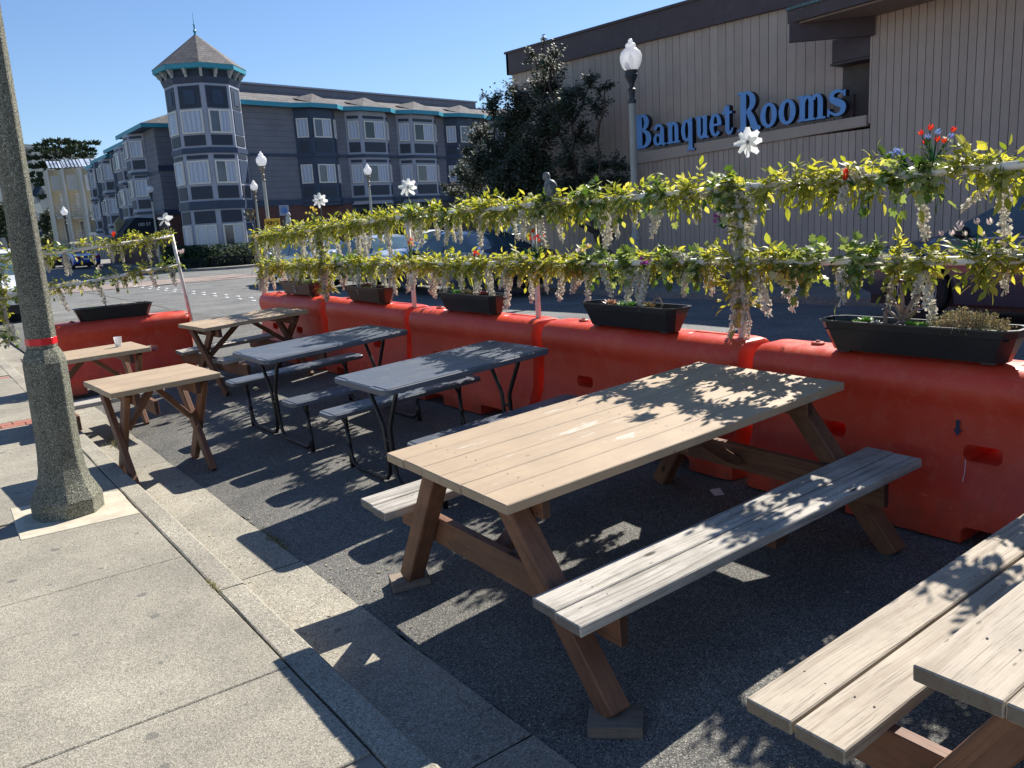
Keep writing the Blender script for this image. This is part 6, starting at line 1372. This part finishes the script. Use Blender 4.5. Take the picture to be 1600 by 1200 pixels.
street_lamp('nearest street lamp with a frosted acorn globe, standing before the blue letters', 12.86, 12.73, .05, 5.13, 1.0)
street_lamp('taller of the two acorn-globe lamps right beside the hotel turret', 13.25, 35.3, -.1, 5.08, .98, fit=M_fitb)
street_lamp('shorter acorn-globe lamp just left of the taller one by the hotel turret', 16.82, 46.4, -.1, 4.60, .92, fit=M_fitb)
street_lamp('acorn-globe lamp in front of the first grey hotel bay', 21.1, 40.8, -.1, 4.98, .95, fit=M_fitb)
street_lamp('lamp with a round dark globe before the hotel entrance', 11.9, 48.9, -.1, 4.65, .72, None, False)
street_lamp('lamp with a dark pole in front of the cream apartment house', 12.3, 80.3, -.2, 4.9, 1.2, M_iron)
# yellow crossing plate
sg = thing('crossing_sign', 'small yellow plate reading XING on the taller lamp by the turret', 'sign', (13.35, 35.05, 2.06)); sg.rotation_euler = (0, 0, R(-20))
MB().box(-.34, .30, -.01, .01, -.18, .18).build('plate', plain('road_sign_yellow', (.72, .42, .02), .5), sg, bevel=.01)
text_obj('lettering', 'XING', .22, M_dark, sg, Matrix.Translation((-.02, -.013, -.075)) @ Matrix.Rotation(R(90), 4, 'X'), bold=.006)
sg = thing('round_sign', 'small pale blue-white plate on the brick wall right of the turret', 'sign', (18.9, 47.6, 2.9)); MB().box(-.3, .3, -.02, .02, -.3, .3).build('plate', M_lgrey, sg); MB().lathe([(.2, 0), (.2, .02)], 16, M=Matrix.Translation((0, -.022, 0)) @ Matrix.Rotation(R(90), 4, 'X')).build('disc', plain('sign_blue', (.1, .2, .5), .5), sg)
# ------------------------------------------------------------------ cars
M_tyre = plain('tyre_rubber', (.012, .012, .013), .75, var=.3, scale=20); M_rim = plain('alloy_rim', (.62, .62, .63), .35, metal=.15)
M_cglass = glass_mat('tinted_car_glass', (.05, .085, .10), .05); M_trim = plain('black_car_trim', (.015, .015, .016), .5); M_redl = plain('red_tail_light', (.45, .02, .02), .25); M_headl = glass_mat('head_light_lens', (.5, .5, .5), .1)
def paint(name, col, metal=.3):
    m, ns, ls, b = new_mat(name, .32, metal, .6); b.inputs['Base Color'].default_value = (*col, 1); b.inputs['Coat Weight'].default_value = .8; b.inputs['Coat Roughness'].default_value = .06; return m
def wheel_meshes(rad, wid, spokes=7):
    m = MB(); Mx = Matrix.Rotation(R(90), 4, 'X'); m.lathe([(rad * .66, -wid / 2), (rad * .93, -wid / 2), (rad, -wid * .35), (rad, wid * .35), (rad * .93, wid / 2), (rad * .66, wid / 2)], 28, M=Mx); ty = m.mesh('tyre', M_tyre)
    d = MB(); d.lathe([(rad * .655, -wid * .30), (rad * .655, wid * .30)], 24, M=Mx); dk = d.mesh('wheel_well', M_trim)
    r_ = MB(); r_.lathe([(rad * .16, -wid / 2 + .012), (rad * .14, -wid / 2 - .003), (0, -wid / 2 - .004)], 14, M=Mx)
    for k in range(spokes):
        a = 2 * math.pi * k / spokes; dd = Vector((math.cos(a), 0, math.sin(a)))
        for q in (-.05, .05):
            e = Vector((math.cos(a + q * 2.6), 0, math.sin(a + q * 2.6))); r_.beam(dd * rad * .1 + Vector((0, -wid / 2 + .016, 0)), e * rad * .63 + Vector((0, -wid / 2 + .012, 0)), rad * .085, .02, side=(-math.sin(a), 0, math.cos(a)))
    n = 28; vs = []; fs = []
    for k in range(n):
        a = 2 * math.pi * k / n
        for q, y in ((.67, -wid / 2 - .002), (.61, -wid / 2 + .004), (.61, -wid / 2 + .04)): vs.append((math.cos(a) * rad * q, y, math.sin(a) * rad * q))
    for k in range(n):
        for j in range(2): fs.append((k * 3 + j, ((k + 1) % n) * 3 + j, ((k + 1) % n) * 3 + j + 1, k * 3 + j + 1))
    r_.add(vs, fs); return ty, dk, r_.mesh('rim', M_rim)
def lerp_prof(P, x):
    for (a, za), (b, zb_) in zip(P[:-1], P[1:]):
        if a <= x <= b: return za + (zb_ - za) * (x - a) / (b - a) if b > a else za
    return P[-1][1] if x > P[-1][0] else P[0][1]
def car(label, x, y, heading, pm, kind='sedan', L=4.7, Wd_=1.8, Hs=1.0, cat='car', z=None, name='parked_car', detail=True):
    """local +X is the nose; built nose to tail"""
    z = gz(x, y) if z is None else z
    t = thing(name, label, cat, (x, y, z), (0, 0, heading))
    h = L / 2; rad = .33 if kind != 'suv' else .37; wb = L * .575; fx = h - L * .185; rx = fx - wb
    if kind == 'sedan':
        belt = [(-h, .88), (-h + .6, .96), (0, .93), (h * .42, .88), (h - .25, .72), (h, .60)]; roof = [(-h, .88), (-h + .75, 1.02), (-h + 1.55, 1.36), (-h + 2.0, 1.43), (.15, 1.44), (.45, 1.38), (1.25, .93), (h - .3, .76), (h, .60)]; g0, g1, r0, r1 = -h + .78, 1.25, -h + 1.6, .42
    elif kind == 'hatch':
        belt = [(-h, .92), (0, .90), (h * .42, .86), (h - .25, .70), (h, .58)]; roof = [(-h, .90), (-h + .12, 1.05), (-h + .7, 1.36), (-h + 1.3, 1.48), (.1, 1.46), (.4, 1.36), (1.2, .92), (h - .3, .74), (h, .58)]; g0, g1, r0, r1 = -h + .16, 1.2, -h + .75, .38
    else:
        belt = [(-h, 1.05), (0, 1.02), (h * .45, .99), (h - .25, .88), (h, .72)]; roof = [(-h, 1.0), (-h + .1, 1.2), (-h + .5, 1.60), (-h + 1.2, 1.69), (0.1, 1.67), (.4, 1.58), (1.35, 1.05), (h - .35, .93), (h, .72)]; g0, g1, r0, r1 = -h + .14, 1.35, -h + .6, .38
    n = 64; ring_n = 9; body = MB(); vs = []; hw = Wd_ / 2
    for i in range(n + 1):
        xx = -h + L * i / n; bz = lerp_prof(belt, xx) * Hs; tz = max(bz + .005, lerp_prof(roof, xx) * Hs); e = min(1, (h - abs(xx)) / .38); e = max(0, e); wk = .80 + .20 * math.sqrt(max(0, 1 - (1 - e) ** 2)); w = hw * wk
        sill = .22 + (.06 if abs(xx) > h - .5 else 0) + (1 - e) * .12
        for wx in (fx, rx):
            dd = abs(xx - wx)
            if dd < rad + .065: sill = max(sill, rad + math.sqrt(max(0, (rad + .065) ** 2 - dd * dd)) - .0)
        glass = g0 < xx < g1; gh_ = tz - bz; tw = w - .06 - (gh_ / .5) * .17 if glass else w * .80
        pts = [(w * .55, sill), (w * .97, sill), (w, max(sill + .01, .48 * Hs)), (w * 1.005, max(sill + .02, bz * .80)), (w * .965, bz), (w * .94, bz + .01), (tw, tz - .05 if glass else tz - .015), (tw * .82, tz - .008), (0, tz)]
        for yy, zz in pts: vs.append((xx, yy, zz))
    f_body = []; parts = {'side_window': [[], []], 'windscreen': [], 'rear_window': []}
    for i in range(n):
        xm = -h + L * (i + .5) / n
        for k in range(ring_n - 1):
            q = (i * ring_n + k, (i + 1) * ring_n + k, (i + 1) * ring_n + k + 1, i * ring_n + k + 1)
            if k == 5 and g0 + .25 < xm < g1 - .18: parts['side_window'][0].append((q, xm))
            elif k in (6, 7) and r1 < xm < g1: parts['windscreen'].append(q)
            elif k in (6, 7) and g0 < xm < r0: parts['rear_window'].append(q)
            else: f_body.append(q)
    def mir(fl, flip): return [tuple(reversed(q)) if flip else q for q in fl]
    V2 = vs + [(a, -b, c) for a, b, c in vs]; off = len(vs)
    def mk(name_, fl, mat, both=True, smooth=True, parent=t, side=None):
        m = MB(); m.v = list(V2); ff = []
        if side != -1: ff += [tuple(reversed(q)) for q in fl]
        if side != 1: ff += [tuple(i_ + off for i_ in q) for q in fl]
        m.f = ff; m.m = [0] * len(ff); me = m.mesh(name_, mat, smooth); bm = bmesh.new(); bm.from_mesh(me); bmesh.ops.delete(bm, geom=[v for v in bm.verts if not v.link_faces], context='VERTS'); bmesh.ops.remove_doubles(bm, verts=bm.verts, dist=.0005); bm.to_mesh(me); bm.free()
        me.set_sharp_from_angle(angle=R(32)); return inst(me, name_, parent)
    # end caps
    f_caps = [tuple(range(ring_n)), tuple(n * ring_n + k for k in reversed(range(ring_n)))]
    mk('body', f_body, pm)
    sl_ = [(vs[k][0], vs[k][1], vs[k][2]) for k in range(ring_n)]; fr_ = [vs[n * ring_n + k] for k in range(ring_n)]
    for ringp_, fl in ((sl_, False), (fr_, True)):
        m = MB(); pp_ = [p for p in ringp_] + [(p[0], -p[1], p[2]) for p in reversed(ringp_[:-1])]; idx = list(range(len(pp_))); m.add(pp_, [tuple(idx if fl else reversed(idx))]); m.build('bumper_panel', pm, t)
    for s in (1, -1):
        q_ = [a for a, b in parts['side_window'][0]]; 
        split = (g0 + g1) / 2 - .1 
        for nm, cond in (('side_window', lambda xm: xm < split - .04 and xm > g0 + .25), ('side_window', lambda xm: xm > split + .04)):
            mk(nm, [a for a, xm in parts['side_window'][0] if cond(xm)], M_cglass, side=s)
        mk('pillar', [a for a, xm in parts['side_window'][0] if abs(xm - split) <= .04], M_trim, side=s)
    mk('windscreen', parts['windscreen'], M_cglass); mk('rear_window', parts['rear_window'], M_cglass)
    MB().box(-h + .2, h - .2, -hw * .85, hw * .85, .17, .42).build('underbody', M_trim, t); MB().box(g0 + .3, g1 - .4, -hw * .7, hw * .7, .42, .80).build('interior', M_trim, t)
    ty, dk, rm = wheel_meshes(rad, .21)
    for wx in (fx, rx):
        for s in (-1, 1):
            w_ = thing_part('wheel', t); w_.location = (wx, s * (hw - .115), rad); w_.rotation_euler = (0, 0, 0 if s < 0 else math.pi)
            inst(ty, 'tyre', w_); inst(dk, 'wheel_well', w_); inst(rm, 'rim', w_)
    bz = lerp_prof(belt, fx) * Hs
    for s in (-1, 1):
        mm = MB(); mm.lathe([(.0, -.1), (.07, -.07), (.085, 0), (.07, .07), (0, .1)], 8, M=Matrix.Translation((g1 - .42, s * (hw + .10), lerp_prof(belt, g1 - .4) * Hs + .09)) @ Matrix.Rotation(R(90), 4, 'Y') @ Matrix.Rotation(R(90), 4, 'X')); mm.beam((g1 - .42, s * (hw - .06), lerp_prof(belt, g1 - .4) * Hs + .03), (g1 - .42, s * (hw + .08), lerp_prof(belt, g1 - .4) * Hs + .08), .05, .05, side=(1, 0, 0)); mm.build('mirror', M_trim if kind == 'suv' else pm, t, smooth=True)
        MB().box(h - .30, h - .045, s * (hw * .60) - .16, s * (hw * .60) + .16, .56 * Hs, .66 * Hs).build('headlight', M_headl, t, bevel=.02)
        MB().box(-h + .005 if kind != 'sedan' else -h - .012, -h + .10, s * hw * .66 - .17, s * hw * .66 + .15, .70 * Hs, .86 * Hs).build('tail_light', M_redl, t, bevel=.015)
        bt = MB(); bp_ = [(xx_, s * (hw * .985), lerp_prof(belt, xx_) * Hs + .006) for xx_ in (g0 + .3, g0 + 1.0, 0.0, g1 - .75, g1 - .25)]; bt.tube(bp_, .011, 5); bt.build('belt_trim', M_rim, t)
        for xd in (.35, -.65):
            MB().box(xd - .09, xd + .09, s * (hw * 1.005) - .012, s * (hw * 1.005) + .012, lerp_prof(belt, 0) * Hs * .86, lerp_prof(belt, 0) * Hs * .86 + .028).build('door_handle', pm, t)
    MB().box(-h - .015, -h + .02, -.26, .26, .60 * Hs, .72 * Hs).build('licence_plate', M_white, t)
    return t
P_silver = paint('silver_paint', (.50, .53, .58)); P_navy = paint('dark_blue_paint', (.02, .035, .09)); P_suv = paint('dark_grey_blue_paint', (.06, .066, .088)); P_blue = paint('bright_blue_paint', (.01, .07, .42), .1); P_white = paint('white_car_paint', (.78, .79, .80), 0); P_blk = paint('black_car_paint', (.012, .012, .014)); P_beige = paint('beige_paint', (.30, .25, .19), .1)
UP = R(90)
car('dark grey-blue SUV parked at the far kerb, cut by the right edge', 11.12, 3.72, UP, P_suv, 'suv', 4.75, 1.86, z=.09)
car('dark blue sedan parked at the far kerb behind the middle of the fence', 11.1, 16.7, UP, P_navy, 'sedan', 4.85, 1.82, z=-.01)
car('silver sedan parked at the far kerb ahead of the dark blue one', 11.1, 21.35, UP, P_silver, 'sedan', 4.6, 1.78, z=-.02)
car('silver-blue hatchback parked farthest along the far kerb', 11.1, 26.5, UP, paint('silver_blue_paint', (.42, .47, .56)), 'hatch', 4.3, 1.74, z=-.04)
car('white car parked in the side street, its bonnet to the right', 18.5, 30.8, R(10), P_white, 'sedan', 4.6, 1.8, z=-.06)
car('beige low car parked in the side street behind the silver sedan', 25.0, 33.0, R(5), P_beige, 'sedan', 4.7, 1.8, z=-.06)
car('black car with bright roof edge in the side street behind the fence', 24.5, 28.2, R(185), P_blk, 'sedan', 4.6, 1.8, z=-.06)
car('bright blue sedan parked on the left street with its tail to the camera', 10.9, 67.5, R(92), P_blue, 'sedan', 4.6, 1.82, z=-.06)
car('dark car parked ahead of the bright blue sedan', 10.6, 74.5, R(92), P_blk, 'sedan', 4.6, 1.8, z=-.06)
car('white car parked far down the left street', 9.0, 78, R(94), P_white, 'hatch', 4.4, 1.8, z=-.06)
car('white van-like car at the far left street end by the yellow bush', 8.2, 88, R(100), P_white, 'suv', 4.9, 1.9, z=-.06)
car('white pickup-like vehicle at the extreme left edge facing the camera', 1.9, 25.2, R(-92), P_white, 'suv', 5.1, 1.95, 1.02, z=-.07)
car('silver car farther left beyond the concrete lamp post', 3.2, 44, R(-88), P_silver, 'sedan', 4.6, 1.8, z=-.07)
# low brown shop block behind the parked cars
sh = thing('shop_block', 'low dark shop block with cut stone piers between the hotel and the banquet hall', 'building', (26, 40, -.1))
MB().box(2, 16, 2.5, 10, -.3, 2.9).build('wall', plain('brown_shop_wall', (.10, .075, .055), .8), sh); MB().box(1.6, 16.4, 1.6, 2.5, 2.6, 3.1).build('eave', M_fas, sh)
rr = random.Random(6)
for px in (3.2, 7.4, 11.6):
    for k in range(7):
        for j in range(2): MB().box(px + j * .5 + rr.uniform(0, .02), px + j * .5 + .48, 1.9, 2.49, -.1 + k * .38, .26 + k * .38).build('stone', M_stone, sh, bevel=.03)
for a, b in ((4.4, 7.2), (8.6, 11.4)): f = MB().box(a, b, 2.40, 2.49, .6, 2.3).build('window', M_cream, sh); MB().box(a + .1, b - .1, 2.36, 2.395, .7, 2.2).build('pane', M_sky, f)
# small litter and weeds
M_weed = leafmat('dry_weed', [(.20, .22, .05), (.34, .28, .12), (.12, .16, .04)], .3, .7)
def weed(label, x, y, n, h, seed, sx=.04, sy=.10):
    rr = random.Random(seed); m = MB(); z = gz(x, y)
    for i in range(n):
        p = Vector((rr.gauss(0, sx), rr.gauss(0, sy), 0)); d = Vector((rr.gauss(0, .5), rr.gauss(0, .5), 1)).normalized(); L = h * rr.uniform(.3, 1); s = d.orthogonal().normalized() * .0022
        m.add([p - s, p + s, p + d * L * .6 + s, p + d * L + Vector((0, 0, -.003)), p + d * L * .6 - s], [(0, 1, 2, 3, 4)])
    o = m.build('weed_tuft', M_weed, None, loc=(x, y, z)); o['kind'] = 'stuff'; o['label'] = label; o['category'] = 'weeds'
weed('tuft of weeds in the gutter joint under the small tan table with the cup', 1.33, 7.9, 160, .07, 1, .05, .16)
weed('dry grass in the crack between the gutter and asphalt beside the second slab', 1.52, 4.55, 120, .03, 2, .015, .12)
weed('moss-like green tuft in the kerb crack right of the lamp post plate', .965, 3.85, 90, .018, 3, .008, .05)
weed('small green tuft on the asphalt behind the small tan table', 1.75, 6.95, 40, .03, 4, .02, .03)
rr = random.Random(40); m = MB()
for i in range(260):
    x = rr.choice([rr.uniform(1.53, 1.75), rr.uniform(1.6, 3.8), rr.uniform(1.12, 1.5)]); y = rr.uniform(.6, 9); z = gz(x, y) + .003; s = rr.uniform(.004, .014); a = rr.uniform(0, 6.28); c_, s_ = math.cos(a) * s, math.sin(a) * s
    m.add([(x - c_, y - s_, z), (x + s_ * .5, y - c_ * .5, z + s * .3), (x + c_, y + s_, z + .001), (x - s_ * .5, y + c_ * .5, z + s * .15)], [(0, 1, 2, 3)])
o = m.build('leaf_litter', leafmat('dry_litter', [(.30, .22, .12), (.45, .38, .25), (.18, .14, .09), (.5, .45, .3)], .1, .8)); o['kind'] = 'stuff'; o['label'] = 'scattered tiny dry leaf bits and grit on the asphalt and along the gutter'; o['category'] = 'leaf litter'
napkin = MB(); napkin.add([(-.05, -.03, .004), (.05, -.035, .012), (.06, .02, .004), (.0, .04, .018), (-.055, .03, .005)], [(0, 1, 2, 3, 4)])
tag(napkin.build('paper_scrap', M_white, None, loc=(2.62, 3.62, gz(2.62, 3.62) + .002)), 'crumpled white paper scrap on the asphalt under the large tan table', 'litter')
tag(napkin.build('paper_scrap', M_white, None, loc=(3.58, 2.95, gz(3.58, 2.95) + .002), rot=(0, 0, 1)), 'white paper scrap on the asphalt at the foot of the orange barriers', 'litter')
